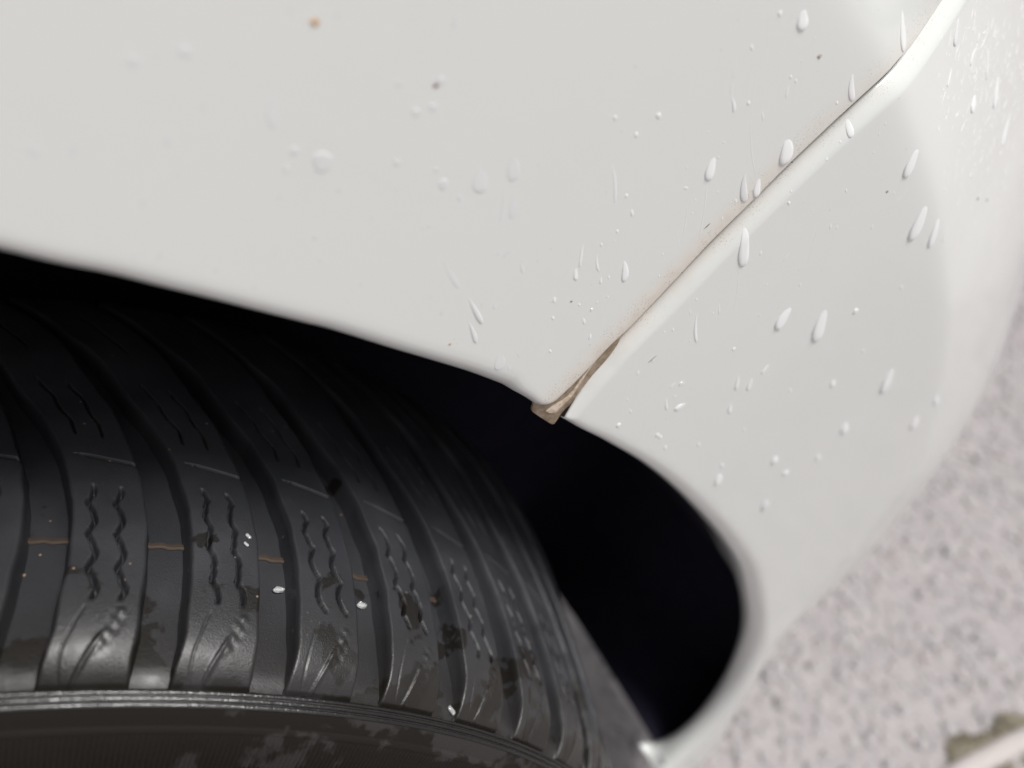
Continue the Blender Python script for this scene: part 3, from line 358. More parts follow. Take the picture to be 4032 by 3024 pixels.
def panel(name, loop, edges, dropf, flange, n_edge, dark=()):
    """loop: closed outline; edges: [(polyline, rho(p) , side)] get rolled rings; flange: (start index, end index, depth fn, shift fn)"""
    pts = [loop]
    for L, rho, sgn, *ex in edges:
        t = np.gradient(L, axis=0); t /= np.linalg.norm(t, axis=1)[:, None]+1e-12
        nn = np.stack([t[:, 1], -t[:, 0]], 1)*sgn
        p = near(L, L)[1]
        offs = [] if ex else [(a, rho(p)*(1-math.cos(math.radians(a)))) for a in (14, 28, 42, 56, 72, 90, 115, 150)]
        if ex: offs = [(0, np.full(len(L), q_)) for q_ in ex[0]]
        for a, qq in offs:
            R_ = L+nn*qq[:, None]
            d = near(R_, loop)[0]
            pts.append(R_[(d > qq*.93)][:: (1 if a < 100 else 2)])
    # interior grid
    lo, hi = loop.min(0), loop.max(0); G = []
    for st, box in ((.0034, None), (.022, 'far')):
        xs = np.arange(lo[0], hi[0], st); zs = np.arange(lo[1], hi[1], st*.9)
        X, Z = np.meshgrid(xs, zs); X = X+((np.arange(len(zs)) % 2)*st/2)[:, None]
        P = np.stack([X.ravel(), Z.ravel()], 1)
        view = (P[:, 0] > -.17) & (P[:, 1] < .01) & (P[:, 1] > -.74) & (P[:, 0] < .5)
        P = P[view] if box is None else P[~view]
        P = P[inside(P, loop)]
        d = near(P, loop)[0]; G.append(P[d > (.004 if box is None else .012)])
    ringpts = np.vstack(pts[1:])
    for g in G:
        key = set(map(tuple, np.round(ringpts/.0028).astype(int)))
        m = np.array([tuple(k) not in key for k in np.round(g/.0028).astype(int)], bool); pts.append(g[m])
    P = np.vstack(pts); nl = len(loop)
    ver, _, tri, ov, _, _ = delaunay_2d_cdt([Vector(p*1000) for p in P], [(i, (i+1) % nl) for i in range(nl)], [], 1, 1e-4)
    Q = np.array([[v[0], v[1]] for v in ver])/1000
    n = surf_n(Q[:, 0], Q[:, 1])-dropf(Q)
    V = to_world(Q[:, 0], Q[:, 1], n); F = []
    for t in tri:
        a, b, c = Q[t[0]], Q[t[1]], Q[t[2]]
        cr = (b[0]-a[0])*(c[1]-a[1])-(b[1]-a[1])*(c[0]-a[0])
        F.append(tuple(t) if cr > 0 else (t[0], t[2], t[1]))     # s, z right-handed seen from outside
    sd, sp, _ = near(Q, SEAMLINE)
    # flanges turned inward from the visible edges
    Vx, Fx, SD, SP = [V], F, [sd], [sp]; base = len(V); rng_ = []
    for fi, (L, depths) in enumerate(flange):
        nL = surf_n(L[:, 0], L[:, 1])-dropf(L)
        rings = []
        for k, (sh, dp) in enumerate(depths):
            S_ = L+sh; rings.append(to_world(S_[:, 0], S_[:, 1], nL-dp))
        R_ = np.vstack(rings); Vx.append(R_)
        m = len(L)
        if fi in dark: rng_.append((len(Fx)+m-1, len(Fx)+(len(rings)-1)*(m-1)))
        Fx += [tuple(base+i for i in f) for f in grid_faces(len(rings), m)]
        base += len(R_); a_, b_, _ = near(np.vstack([L]*len(rings)), SEAMLINE); SD.append(a_); SP.append(b_)
    o = mesh_obj(name, np.vstack(Vx), Fx, PAINT, car, True, {'seam_distance': np.concatenate(SD), 'seam_position': np.concatenate(SP)})
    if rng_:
        o.data.materials.append(GAP_SHADE)  # the seam wall gets the gap's shade as colour, not paint
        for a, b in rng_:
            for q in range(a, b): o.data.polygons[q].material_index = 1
    bm = bmesh.new(); bm.from_mesh(o.data); bmesh.ops.remove_doubles(bm, verts=bm.verts, dist=2e-5)
    bmesh.ops.recalc_face_normals(bm, faces=bm.faces); bm.to_mesh(o.data); bm.free()
    return o
# fender
fl = np.vstack([fender_edge, [[tip2[0], .30], [-.95, .30], [-.95, -.62]], [fender_edge[0]+np.array([-.02, -.0])]])
pf = FPOS
depF = dep_f(pf)
z2 = np.zeros((len(fender_edge), 2))
fender = panel('fender', fl, [(fender_edge, rho_f, -1)], drop_fender,
    [(fender_edge, [(z2, 0*depF), (z2, depF*.15), (z2, depF*.5), (z2, depF)])], 0)
# bumper: seam edge from its lower end up, then far round the corner, then back along the underside to the arch
cn = dense(CORNER, .02); tc = np.gradient(cn, axis=0); tc /= np.linalg.norm(tc, axis=1)[:, None]
far = cn-np.stack([tc[:, 1], -tc[:, 0]], 1)*.25
far = far[(far[:, 1] < .0) & (cn[:, 1] < -.09)]
far = far[far[:, 1] > -.62]
bl = np.vstack([bump_seam, [[.66, tip2[1]]], far, [[.42, -.60]], [[.33, -.655]], [[.27, -.76]], [[.17, -.79]], bump_arch[::-1][:-1]])
zs_ = np.zeros((len(bump_seam), 2)); one = np.ones(len(bump_seam))
inn = dense(INNER, .002)
ip = near(bump_arch, bump_arch)[1]
p_in0 = pos_of(ARCH_BUMPER[6], bump_arch)
tt = np.clip((ip-p_in0)/(ip[-1]-p_in0), 0, 1)
innp = np.concatenate([[0], np.cumsum(np.linalg.norm(np.diff(inn, axis=0), axis=1))]); innp /= innp[-1]
tgt = np.stack([np.interp(tt, innp, inn[:, 0]), np.interp(tt, innp, inn[:, 1])], 1)
w_ = np.clip((ip-(p_in0-.05))/.05, 0, 1)[:, None]
shA = (tgt-bump_arch)*np.where(ip[:, None] < p_in0, w_, 1.)
shA[ip < p_in0-.05] = 0
nb = surf_n(bump_arch[:, 0], bump_arch[:, 1])-drop_bumper(bump_arch)
dA = np.where(ip < p_in0, .014, .014+(-.02-(-.02))*0)+0*nb
dfull = np.maximum(nb+.030, .012)
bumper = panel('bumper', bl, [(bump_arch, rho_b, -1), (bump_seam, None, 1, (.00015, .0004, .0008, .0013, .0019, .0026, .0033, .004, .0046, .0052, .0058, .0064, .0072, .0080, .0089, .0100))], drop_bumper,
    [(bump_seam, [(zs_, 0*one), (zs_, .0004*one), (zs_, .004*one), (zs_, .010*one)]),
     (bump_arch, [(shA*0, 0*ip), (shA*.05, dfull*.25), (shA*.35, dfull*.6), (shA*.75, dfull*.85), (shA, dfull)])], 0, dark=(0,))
# black inner arch
Lf = dense(left+ARCH_FENDER, .01)
rad = Lf-np.array([WS+.025, WC[2]+.006]); rad /= np.linalg.norm(rad, axis=1)[:, None]
o1 = Lf+rad*.004
ob = bump_arch[(ip < p_in0-.02)][::6]
radb = ob-np.array([WS+.025, WC[2]+.006]); radb /= np.linalg.norm(radb, axis=1)[:, None]
o2 = ob+radb*.004
innl = inn[inn[:, 0] > .158]; o3 = innl[::6]+(innl[::6]-np.array([WS+.025, WC[2]+.006]))*.004
LO = np.vstack([o1, o2, o3]); LO = dense(np.vstack([LO[::2], [[.1567, -.7083]]]), .012)
rows = []
for dn, grow in ((-.006, .0), (-.012, .0), (-.03, .004), (-.08, .006), (-.15, .006), (-.20, .004), (-.25, 0), (-.29, 0)):
    rr = LO-np.array([WS+.025, WC[2]+.006]); rr /= np.linalg.norm(rr, axis=1)[:, None]
    q = LO+rr*grow; wz = np.clip((-.56-LO[:, 1])/.10, 0, 1)*(LO[:, 0] > 0)
    q = q+wz[:, None]*np.array([[np.interp(-dn, [.035, .08, .15, .22, .3], [0, -.0066, -.0177, -.018, -.028]), np.interp(-dn, [.035, .08, .15, .22, .3], [0, .0145, .0423, .034, .035])]]); wc_ = np.clip((-.42-LO[:, 1])/.2, 0, 1)*(LO[:, 0] > 0)*0.
    q = q+np.stack([0*wc_, .26*wc_], 1); zz = q[:, 1]*1.
    nb_ = surf_n(LO[:, 0], LO[:, 1])
    rows.append(to_world(q[:, 0], zz, nb_*0+np.minimum(dn, nb_+dn*.5)))
V = np.vstack(rows); F = grid_faces(len(rows), len(LO))
cap = len(V); V = np.vstack([V, to_world(np.array([WS]), np.array([WC[2]]), np.array([-.29]))])
b0 = (len(rows)-1)*len(LO); F += [(b0+i, b0+i+1, cap) for i in range(len(LO)-1)]
liner = mesh_obj('wheel_arch_liner', V, F, LINER, car)
# added dark sheet standing in for shade behind the fender and bumper joint
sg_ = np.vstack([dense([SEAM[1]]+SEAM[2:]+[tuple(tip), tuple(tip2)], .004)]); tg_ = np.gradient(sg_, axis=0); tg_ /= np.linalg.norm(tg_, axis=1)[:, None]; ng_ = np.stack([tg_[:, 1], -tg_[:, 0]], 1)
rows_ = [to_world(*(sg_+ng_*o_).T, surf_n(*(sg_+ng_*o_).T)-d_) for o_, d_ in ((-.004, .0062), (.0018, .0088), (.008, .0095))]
mesh_obj('joint_shade', np.vstack(rows_), grid_faces(3, len(sg_)), GAP_SHADE, car)
# the brown plastic tab held between the two panels
def slab(name, outline, top, thick, mat, parent, bevel=.0004):
    """rounded plate following the panel surface: top(s,z) is its outer height"""
    L = dense(list(outline)+[outline[0]], .0007)[:-1]; c = L.mean(0)
    rings = []
    tg = np.roll(L, -1, 0)-np.roll(L, 1, 0); tg /= np.linalg.norm(tg, axis=1)[:, None]+1e-12
    area = .5*np.sum(L[:, 0]*np.roll(L[:, 1], -1)-np.roll(L[:, 0], -1)*L[:, 1])
    nn = np.stack([-tg[:, 1], tg[:, 0]], 1)*(1 if area > 0 else -1)      # inward
    for inset, dz in ((0, -thick), (0, -bevel), (bevel*.3, -bevel*.3), (bevel, 0)):
        q = L+nn*inset; rings.append(to_world(q[:, 0], q[:, 1], top(q)+dz))
    m = len(L); V = np.vstack(rings); F = grid_faces(4, m, close_v=True)
    inner = L+nn*bevel
    ver, _, tri, _, _, _ = delaunay_2d_cdt([Vector(p*1000) for p in inner], [(i, (i+1) % m) for i in range(m)], [], 1, 1e-4)
    Q = np.array([[v[0], v[1]] for v in ver])/1000; b = len(V)
    V = np.vstack([V, to_world(Q[:, 0], Q[:, 1], top(Q))]); F += [tuple(b+i for i in t) for t in tri]
    o = mesh_obj(name, V, F, mat, parent, True)
    bm = bmesh.new(); bm.from_mesh(o.data); bmesh.ops.remove_doubles(bm, verts=bm.verts, dist=1e-6)
    bmesh.ops.recalc_face_normals(bm, faces=bm.faces); bm.to_mesh(o.data); bm.free()
    return o
def tab_top(Q):
    return surf_n(Q[:, 0], Q[:, 1])-.0030
tab = slab('seam_clip', TAB, tab_top, .0012, TABM, car)
tab['label'] = 'brownish clear plastic clip sticking out of the lower seam end'
film = slab('peeling_film', FILM, lambda Q: tab_top(Q)+.00045, .0007, FILMM, tab, .0002)

# dark strip under the bumper's lower edge
DL = dense(DARK_STRIP, .006)
rw_ = [to_world(DL[:, 0]+a_, DL[:, 1]+b_, np.full(len(DL), -.07+n_)) for a_, b_, n_ in ((-.03, .012, 0), (0, .004, .001), (.0035, -.002, -.001), (.003, -.010, -.004), (-.004, -.018, -.010), (-.03, -.022, -.02))]
mesh_obj('dark_strip', np.vstack(rw_), grid_faces(len(rw_), len(DL)), simple('dark_strip_black', (.045, .05, .062), .55), car)
# ------------------------------------------------------------------ tyre
PSI = .227
TW = np.array([math.cos(PSI), math.sin(PSI), 0]); TA = np.array([-math.sin(PSI), math.cos(PSI), 0])
WCW = np.array([WC[0], WC[1], WC[2]+CAM_H])
MT = Matrix(((TW[0], TA[0], 0, WCW[0]), (TW[1], TA[1], 0, WCW[1]), (0, 0, 1, WCW[2]), (0, 0, 0, 1)))
def cyl(arc, w, r, R0=.33):     # arc (m at radius R0), w inward from the outer shoulder, r radius -> tyre local
    th = np.asarray(arc)/R0
    return np.stack([r*np.sin(th), w+0*th, r*np.cos(th)], -1)
prof = [(215,296),(213,308),(208,317),(198,319),(180,319.6),(110,319.6),(40,319.4),(22,319.3),(12,319.4),(7,318.9),(4.8,317.4),(3.8,317.6),(3.0,319.0),(2.4,318.9),(1.6,318.4),(.8,317.9),(-.2,317.3),(-.8,316.9),(-1.6,315.8),(-3.0,313.3),(-4.0,310.9),(-4.4,310.2),(-5.3,309.9),(-5.6,308.1),(-7.6,301),(-11.3,289),(-13.8,275),(-14.8,262),(-15,245),(-12,225),(-4,207),(2,201)]
prof = np.array(prof)/1000
NTH = 540; th = np.linspace(0, 2*math.pi, NTH, endpoint=False)
V = np.stack([np.outer(np.sin(th), prof[:, 1]), np.broadcast_to(prof[:, 0], (NTH, len(prof))), np.outer(np.cos(th), prof[:, 1])], -1).reshape(-1, 3)
F = grid_faces(NTH, len(prof), close_u=True)
shl = np.where(prof[:, 0] < -.0015, 1.6, np.clip(1-(prof[:, 0]-.0)/.075, 0, 1)); shl = np.where(prof[:, 0] > .2, .5, shl)
tyre = mesh_obj('tyre', V, F, RUBBER, car, True, {'shoulder': np.tile(shl, NTH)})
tyre.matrix_world = MT
# three wet concentric ridges below the tread blocks
RID = NT('wet_ridge_rubber'); rc = RID.obj(); RX = RID.n('ShaderNodeSeparateXYZ', {'Vector': rc}).outputs[0]; RWET = RID.ramp(RID.math('ADD', RX, RID.math('MULTIPLY', RID.noise(rc, 60, 3), .05)), .235, .17, 0., 1.); RID.set(Base_Color=(.018, .017, .017), Roughness=RID.ramp(RID.noise(rc, 120, 3), .35, .65, .10, .30), Specular_IOR_Level=RID.ramp(RWET, 0, 1, .2, .9), Coat_Weight=RWET, Coat_Roughness=.08)
RID.put(RID.b.inputs['Normal'], RID.bump(RID.noise(rc, 900, 3), .5, .0008)); RID.put(RID.b.inputs['Coat Normal'], RID.bump(RID.noise(rc, 900, 3), .5, .0008))
th2 = np.linspace(0, 2*math.pi, 720, endpoint=False)
for w0, r0_, rd in ((2.4, .3192, .0006), (.8, .3182, .0007), (-.8, .3172, .0007)):
    an = np.linspace(-.5, math.pi+.5, 9)
    V = np.stack([np.outer(np.sin(th2), r0_+rd*np.sin(an)), np.broadcast_to(w0/1000+rd*np.cos(an), (720, 9)), np.outer(np.cos(th2), r0_+rd*np.sin(an))], -1).reshape(-1, 3)
    mesh_obj('shoulder_ridge', V, grid_faces(720, 9, close_u=True), RID.m, tyre)
PITCH = 2*math.pi*.33/52*1000      # 39.9 mm
_EL = np.array([(-6,136.5),(0,137.5),(20,137.7),(48,136.8),(63,135.3),(93,129.1),(105,123.3),(124,113.9),(146,101.5),(168,86.8),(188,69.8),(216,44)])
_ER = np.array([(-6,151),(3,150.6),(20,152.6),(50,152.1),(72,149),(93,141.9),(115,130.8),(138,114.5),(160,98.),(188,76.5),(216,50)])
def EL(w): return np.interp(w, _EL[:, 0], _EL[:, 1])
def ER(w): return np.interp(w, _ER[:, 0], _ER[:, 1])
def rtop(w): return .330-.0085*np.exp(-(w-5)/8.5)-.0022*((w-100)/100)**2*(w < 100)-.010*np.maximum(w-150, 0)**2/65**2
def block_mesh(seed):
    rg = np.random.default_rng(seed)
    ws = np.concatenate([np.arange(5, 8, .4), np.arange(8, 93, .85), np.arange(93, 98.2, .3), np.arange(98.4, 147.4, .95), np.arange(147.5, 152.6, .3), np.arange(153, 213, 3)]); nw = len(ws)
    aa = np.concatenate([[-3, -2, -1], np.linspace(0, 1, 66), [2, 3, 4]]); na = len(aa)
    Vv = np.zeros((nw, na, 3)); SH = np.zeros((nw, na))
    for i, w in enumerate(ws):
        xl = ER(w)-PITCH; xr = EL(w)
        jog = .5*math.sin(w*.31+seed)*.3
        xl += jog; xr += jog
        a = np.clip(aa, 0, 1); x = xl+a*(xr-xl)
        rt = float(rtop(w)); h = np.full(na, rt)
        # rounded top edge
        e = np.minimum(x-xl, xr-x); h -= .0007*np.clip(1-e/1.1, 0, 1)**2
        vw = w; w_ = w-(x-107)*.20*max(0, 1-abs(vw-95.5)/22)-(x-85)*.20*max(0, 1-abs(vw-150)/22)
        def sipe(xc, half, dep):
            nonlocal h
            h -= dep*np.clip(1.25-np.abs(x-xc)/half, 0, 1)**.5*1.
        tri = lambda u: (2*abs(2*(u-math.floor(u+.5)))-1)
        s0, s1 = 32+1.5*math.sin(seed*5), 82+1.5*math.cos(seed*3)
        if s0 < w < s1:
            dd = .0045*min(1, (w-s0)/2, (s1-w)/2)
            z = (1.1+.25*math.sin(seed*2.3))*tri(w/14.5+seed*.07)+.25*math.sin(w*.9+seed*3)
            sipe(113.4+(80-w)*.17+z+.6, .75, dd); sipe(122.4+(80-w)*.16+z+.9, .75, dd)
        if 106 < w < 140:
            dd = .0028*min(1, (w-106)/3, (140-w)/3)
            f = (w-106)/34
            sipe(xl+(xr-xl)*.33+.6*math.sin(w*.4), .5, dd); sipe(xl+(xr-xl)*.68+.6*math.sin(w*.4+.4), .5, dd)
        if 160 < w < 200:
            sipe(xl+(xr-xl)*.5, .5, .0025)
        # oblique cut opening into the channel on the right
        hw = .95*np.clip((x-104)/6, 0, 1)
        h -= .0085*np.clip(4*(1-np.abs(vw-95.5)/np.maximum(hw, .01)), 0, 1)*(x > 105)
        # moulded fin on the shoulder of the block, beaded at its top
        if w < 28:
            xf = xl+9+(w-2)*.33
            fin = np.clip(1-np.abs(x-xf)/1.2, 0, 1)*np.clip((20-w)/2, 0, 1)
            h += .0008*fin
            if 13 < w < 27: h += .00045*np.clip(1-np.abs(x-xf-2)/3.5, 0, 1)*(math.sin(w*.9)*np.sin(x*1.1+w*.4)+.5*math.sin(w*.47+seed))
            xg = xl+4.5+.06*(w-14)**2*.3
            h -= .0005*np.clip(1-np.abs(x-xg)/.5, 0, 1)
        fl = np.interp(w, [3, 7, 12, 22, 40, 205, 214], [.3165, .3185, .3190, .3191, .3192, .3192, .315])
        hh = h.copy(); xx = x.copy()
        for k in range(3):
            f = (3-k)/3.
            hh[k] = rt-.0007-(rt-.0007-fl+.0006)*f; xx[k] = xl-.9*f-(.9 if k == 0 else 0)
            hh[na-1-k] = hh[k]; xx[na-1-k] = xr+.9*f+(.9 if k == 0 else 0)
        wf = w-(xx-107)*.20*max(0, 1-abs(w-95.5)/22)-(xx-85)*.20*max(0, 1-abs(w-150)/22)
        Vv[i] = cyl(xx/1000, wf/1000, hh); SH[i] = np.clip(1-w/75, 0, 1)
    end0 = cyl(np.linspace(ER(5)-PITCH-1.5, EL(5)+1.5, na)/1000, .0042, .3168)[None]
    Vv = np.concatenate([end0, Vv]); SH = np.concatenate([np.ones((1, na)), SH])
    return Vv.reshape(-1, 3), grid_faces(nw+1, na), SH.ravel()
protos = []
for sd_ in (1, 2, 3, 4):
    V, F, SH = block_mesh(sd_)
    o = mesh_obj('tread_block', V, F, RUBBER, tyre, True, {'shoulder': SH}); protos.append(o)
    o.data.update()
# wear bar: a low tan ridge across each channel floor
a_ = np.linspace(EL(61)+.3, ER(61)-.3, 8)/1000; rws = []
for w, h in ((59.6, 0), (60.0, .0007), (60.7, .0008), (61.2, .0004), (61.8, .0007), (62.3, 0)): rws.append(cyl(a_, w/1000+.0004*np.sin(a_*900), .3198+h))
BAR = NT('dusty_rubber'); BAR.set(Base_Color=BAR.mix(BAR.noise(BAR.obj(), 900, 3), (.03, .021, .015), (.07, .044, .028)), Roughness=.7)
bar0 = mesh_obj('wear_bar', np.vstack(rws), grid_faces(6, 8), BAR.m, tyre)
for k in range(52):
    rot = Matrix.Rotation(2*math.pi*k/52, 4, 'Y')
    if k < 4: protos[k].matrix_basis = rot; o = protos[k]
    else:
        o = protos[k % 4].copy(); sc.collection.objects.link(o); o.parent = tyre; o.matrix_basis = rot
    if k: b = bar0.copy(); sc.collection.objects.link(b); b.parent = tyre; b.matrix_basis = rot
# fine slanted serrations round the sidewall
k1 = np.where(np.isclose(prof[:, 1], .3081))[0][0]
rr = np.linspace(.3078, .266, 9); ww = np.interp(-rr, -prof[k1:k1+5, 1], prof[k1:k1+5, 0])
arcs = np.arange(-.40, .42, .00032)
V = []
for r_, w_ in zip(rr, ww):
    ph = (arcs+(.3078-r_)*.35)/.0019
    hgt = .0003+.0012*np.abs(2*(ph-np.floor(ph+.5)))
    edge = 1 if rr[0] > r_ > rr[-1] else 0
    V.append(cyl(arcs*1., w_-hgt*edge-.00008, r_))
mesh_obj('sidewall_serration', np.vstack(V), grid_faces(len(rr), len(arcs)), RUBBER, tyre, True, {'shoulder': np.full(len(rr)*len(arcs), 1.55)})['kind'] = 'stuff'
# rim behind the sidewall
rp = np.array([(0, .204), (-4, .206), (-6, .200), (0, .192), (30, .186), (40, .12), (28, .06), (24, .0)])
V = np.stack([np.outer(np.sin(th[::6]), rp[:, 1]), np.broadcast_to(rp[:, 0]/1000, (len(th[::6]), len(rp))), np.outer(np.cos(th[::6]), rp[:, 1])], -1).reshape(-1, 3)
rim = mesh_obj('rim', V, grid_faces(len(th[::6]), len(rp), close_u=True), simple('grey_rim_metal', (.35, .35, .36), .35, Metallic=.8), tyre)
# ------------------------------------------------------------------ ground
def ground_mat():
    M = NT('granite_concrete'); c = M.obj()
    v = M.n('ShaderNodeTexVoronoi', {'Vector': c, 'Scale': 70}, feature='F1')
    col = M.mix(M.ramp(M.noise(c, 26, 5, .6), .3, .7), (.35, .32, .325), (.42, .385, .385))
    col = M.mix(M.ramp(v.outputs['Color'], .6, .9, 0, .5), col, (.31, .30, .31))
    col = M.mix(M.ramp(M.noise(c, 3, 4), .45, .75, 0, .4), col, (.40, .35, .36))
    M.set(Base_Color=col, Roughness=.85); M.put(M.b.inputs['Normal'], M.bump(M.noise(c, 150, 4), .5, .004)); return M.m
GM = ground_mat()
g = mesh_obj('pavement', [(-150, -150, 0), (150, -150, 0), (150, 150, 0), (-150, 150, 0)], [(0, 1, 2, 3)], GM, smooth=False); tag(g, kind='structure')
# exposed aggregate: small stones set in the surface
def stones(name, n, region, size, mat, label, zoff=0, keep=None, flat=.55):
    ico = bmesh.new(); bmesh.ops.create_icosphere(ico, subdivisions=1, radius=1)
    bv = np.array([v.co for v in ico.verts]); bf = np.array([[v.index for v in f.verts] for f in ico.faces]); ico.free()
    x = RNG.uniform(region[0], region[1], n); y = RNG.uniform(region[2], region[3], n)
    if keep is not None:
        k = keep(x, y); x, y = x[k], y[k]; n = len(x)
    r = RNG.lognormal(math.log(size), .35, n); a = RNG.uniform(0, 6.28, n)
    sx = r*RNG.uniform(.8, 1.4, n); sy = r*RNG.uniform(.7, 1.1, n); sz = r*flat
    P = bv[None]*(1+.18*RNG.standard_normal((n, len(bv), 1)))*np.stack([sx, sy, sz], 1)[:, None]
    ca, sa = np.cos(a)[:, None], np.sin(a)[:, None]
    X = P[..., 0]*ca-P[..., 1]*sa+x[:, None]; Y = P[..., 0]*sa+P[..., 1]*ca+y[:, None]; Z = P[..., 2]+zoff-sz[:, None]*.2
    V = np.stack([X, Y, Z], -1).reshape(-1, 3); F = (bf[None]+(np.arange(n)*len(bv))[:, None, None]).reshape(-1, 3)
    o = mesh_obj(name, V, F, mat, None, True, {'pick': np.repeat(RNG.uniform(0, 1, n), len(bv))})
    tag(o, label, kind='stuff'); return o
def stone_mat():
    M = NT('aggregate_stone'); p = M.attr('pick'); c = M.obj()
    r = M.n('ShaderNodeValToRGB', {'Fac': p}); e = r.color_ramp; e.interpolation = 'CONSTANT'
    cols = [(0, (.385, .362, .367)), (.22, (.37, .35, .355)), (.42, (.415, .375, .375)), (.6, (.35, .33, .338)), (.72, (.41, .39, .39)), (.86, (.40, .352, .35)), (.95, (.31, .29, .29))]
    e.elements[0].position = 0; e.elements[0].color = (*cols[0][1], 1)
    e.elements[1].position = cols[1][0]; e.elements[1].color = (*cols[1][1], 1)
    for q, cc in cols[2:]: x = e.elements.new(q); x.color = (*cc, 1)
    M.set(Base_Color=M.mix(M.ramp(M.noise(c, 400, 3), .3, .7, 0, .35), r.outputs[0], (.40, .37, .37)), Roughness=.7); return M.m
SM = stone_mat()
KP = dense([(.30, .235), (.40, .305), (.475, .342), (.53, .366), (.60, .392), (.70, .42), (.85, .45)], .01)+np.array([.006, -.008])
def off_kerb(x, y):
    d = near(np.stack([x, y], 1), KP)[0]; return d > .014
st = stones('aggregate_stones', 24000, (-.1, 1.5, .1, 1.8), .0046, SM, 'pinkish grey granite chips set in the pavement beside the car', keep=off_kerb)
# pale edging stone sunk in the pavement, moss along it
t = np.gradient(KP, axis=0); t /= np.linalg.norm(t, axis=1)[:, None]; nn = np.stack([-t[:, 1], t[:, 0]], 1)
rows = []
for o_, h in ((-.017, -.002), (-.0165, .004), (-.013, .0085), (-.006, .0105), (.004, .0108), (.011, .009), (.0155, .004), (.016, -.002)):
    q = KP+nn*o_*.72; rows.append(np.stack([q[:, 0], q[:, 1], h+.0006*np.sin(np.arange(len(q))*.9+o_*400)], 1))
KM = NT('pale_kerb_stone'); kc = KM.obj(); KM.set(Base_Color=KM.mix(KM.noise(kc, 90, 4), (.44, .40, .385), (.54, .49, .475)), Roughness=.7)
KM.put(KM.b.inputs['Normal'], KM.bump(KM.noise(kc, 200, 4), .4, .002))
k = mesh_obj('edging_strip', np.vstack(rows), grid_faces(len(rows), len(KP)), KM.m); tag(k, kind='structure')
MM = NT('olive_moss'); mc = MM.obj(); MM.set(Base_Color=MM.mix(MM.ramp(MM.noise(mc, 60, 4), .35, .65), (.15, .13, .09), (.28, .25, .19)), Roughness=.95)
def moss_zone(x, y):
    P = np.stack([x, y], 1); d, p, sd = near(P, KP)
    wob = .010*np.sin(p*31)+.008*np.sin(p*83+1)+.012*np.sin(p*13+2)
    return ((sd < 0) & (d < .028+wob) & (d > .010)) | ((sd > 0) & (d > .015) & (d < .022+wob*.5))
stones('moss', 42000, (.3, .9, .2, .62), .0021, MM.m, 'dark olive moss growing along the pale edging strip', zoff=.002, keep=moss_zone, flat=1.)
# ------------------------------------------------------------------ rain drops
def panel_point(P):
    """outer surface point and normal (world) at flank coordinates P (m)"""
    def hgt(Q):
        sdist, _, side = near(Q, SEAMLINE)
        df, db = drop_fender(Q), drop_bumper(Q)
        return surf_n(Q[:, 0], Q[:, 1])-np.where(side > 0, db, df)
    e = .0008; P = np.atleast_2d(P)
    n0 = hgt(P); gs = (surf_n(P[:, 0]+e, P[:, 1])-surf_n(P[:, 0]-e, P[:, 1]))/(2*e); gz = (surf_n(P[:, 0], P[:, 1]+e)-surf_n(P[:, 0], P[:, 1]-e))/(2*e)
    N = EN[None]-gs[:, None]*ES[None]-gz[:, None]*np.array([0, 0, 1.])[None]
    return to_world(P[:, 0], P[:, 1], n0), N/np.linalg.norm(N, axis=1)[:, None]
def drop_geo(tail, head, width, trail=False, rg=random, hk=.15):
    """closed lens of water from tail to head (mm, flank coordinates)"""
    t, h = np.array(tail)/1000, np.array(head)/1000; w = width/1000
    ax = h-t; L = np.linalg.norm(ax)
    if L < w: m = (t+h)/2; ax = ax/(L+1e-9)*w; t, h = m-ax/2, m+ax/2; L = w
    d = ax/L; s = np.array([-d[1], d[0]])
    nu, nv = (20, 13) if w > .0012 else (10, 8)
    if trail: nu = 18
    bend = rg.uniform(-.08, .08)*L; ph = rg.uniform(0, 6); asp = L/w
    U = (1-np.cos(np.linspace(0, math.pi, nu)))/2
    if trail: prof_ = np.minimum(1, 8*np.minimum(U, 1-U))**.5*(.65+.35*np.sin(U*9+ph)*.6)
    elif asp > 1.5:
        sh = rg.uniform(.32, .5) if asp < 3 else rg.uniform(.5, .8)
        prof_ = U**sh*np.sqrt(np.maximum(1-U**4, 0)); prof_ /= prof_.max()
    else: prof_ = np.sqrt(np.maximum(1-(2*U-1)**2, 0))*(1+.12*np.sin(U*6+ph))
    A = np.linspace(0, math.pi, nv)
    C = t[None]+ax[None]*U[:, None]+s[None]*(bend*4*U*(1-U))[:, None]
    hw = w/2*prof_
    off = hw[:, None]*np.cos(A)[None]
    P = C[:, None]+s[None, None]*off[..., None]
    lat = np.maximum(1-np.abs(np.cos(A))**3.2, 0)**.55
    lon = (U**.8*np.maximum(1-U**9, 0)**.5 if asp > 1.3 and not trail else np.sqrt(np.maximum(prof_, 0)))
    H = hk*w*(lon/lon.max()*np.minimum(1, prof_*3))[:, None]*lat[None]
    X, N = panel_point(P.reshape(-1, 2))
    V = X+N*(H.reshape(-1, 1)-.00002)
    Vb = X-N*.00012
    n_ = len(V); F = grid_faces(nu, nv)
    Fb = [tuple(n_+i for i in reversed(f)) for f in grid_faces(nu, nv)]
    side = []
    for i in range(nu-1):
        side.append((i*nv, (i+1)*nv, n_+(i+1)*nv, n_+i*nv)); side.append(((i+1)*nv+nv-1, i*nv+nv-1, n_+i*nv+nv-1, n_+(i+1)*nv+nv-1))
    return np.vstack([V, Vb]), F+Fb+side
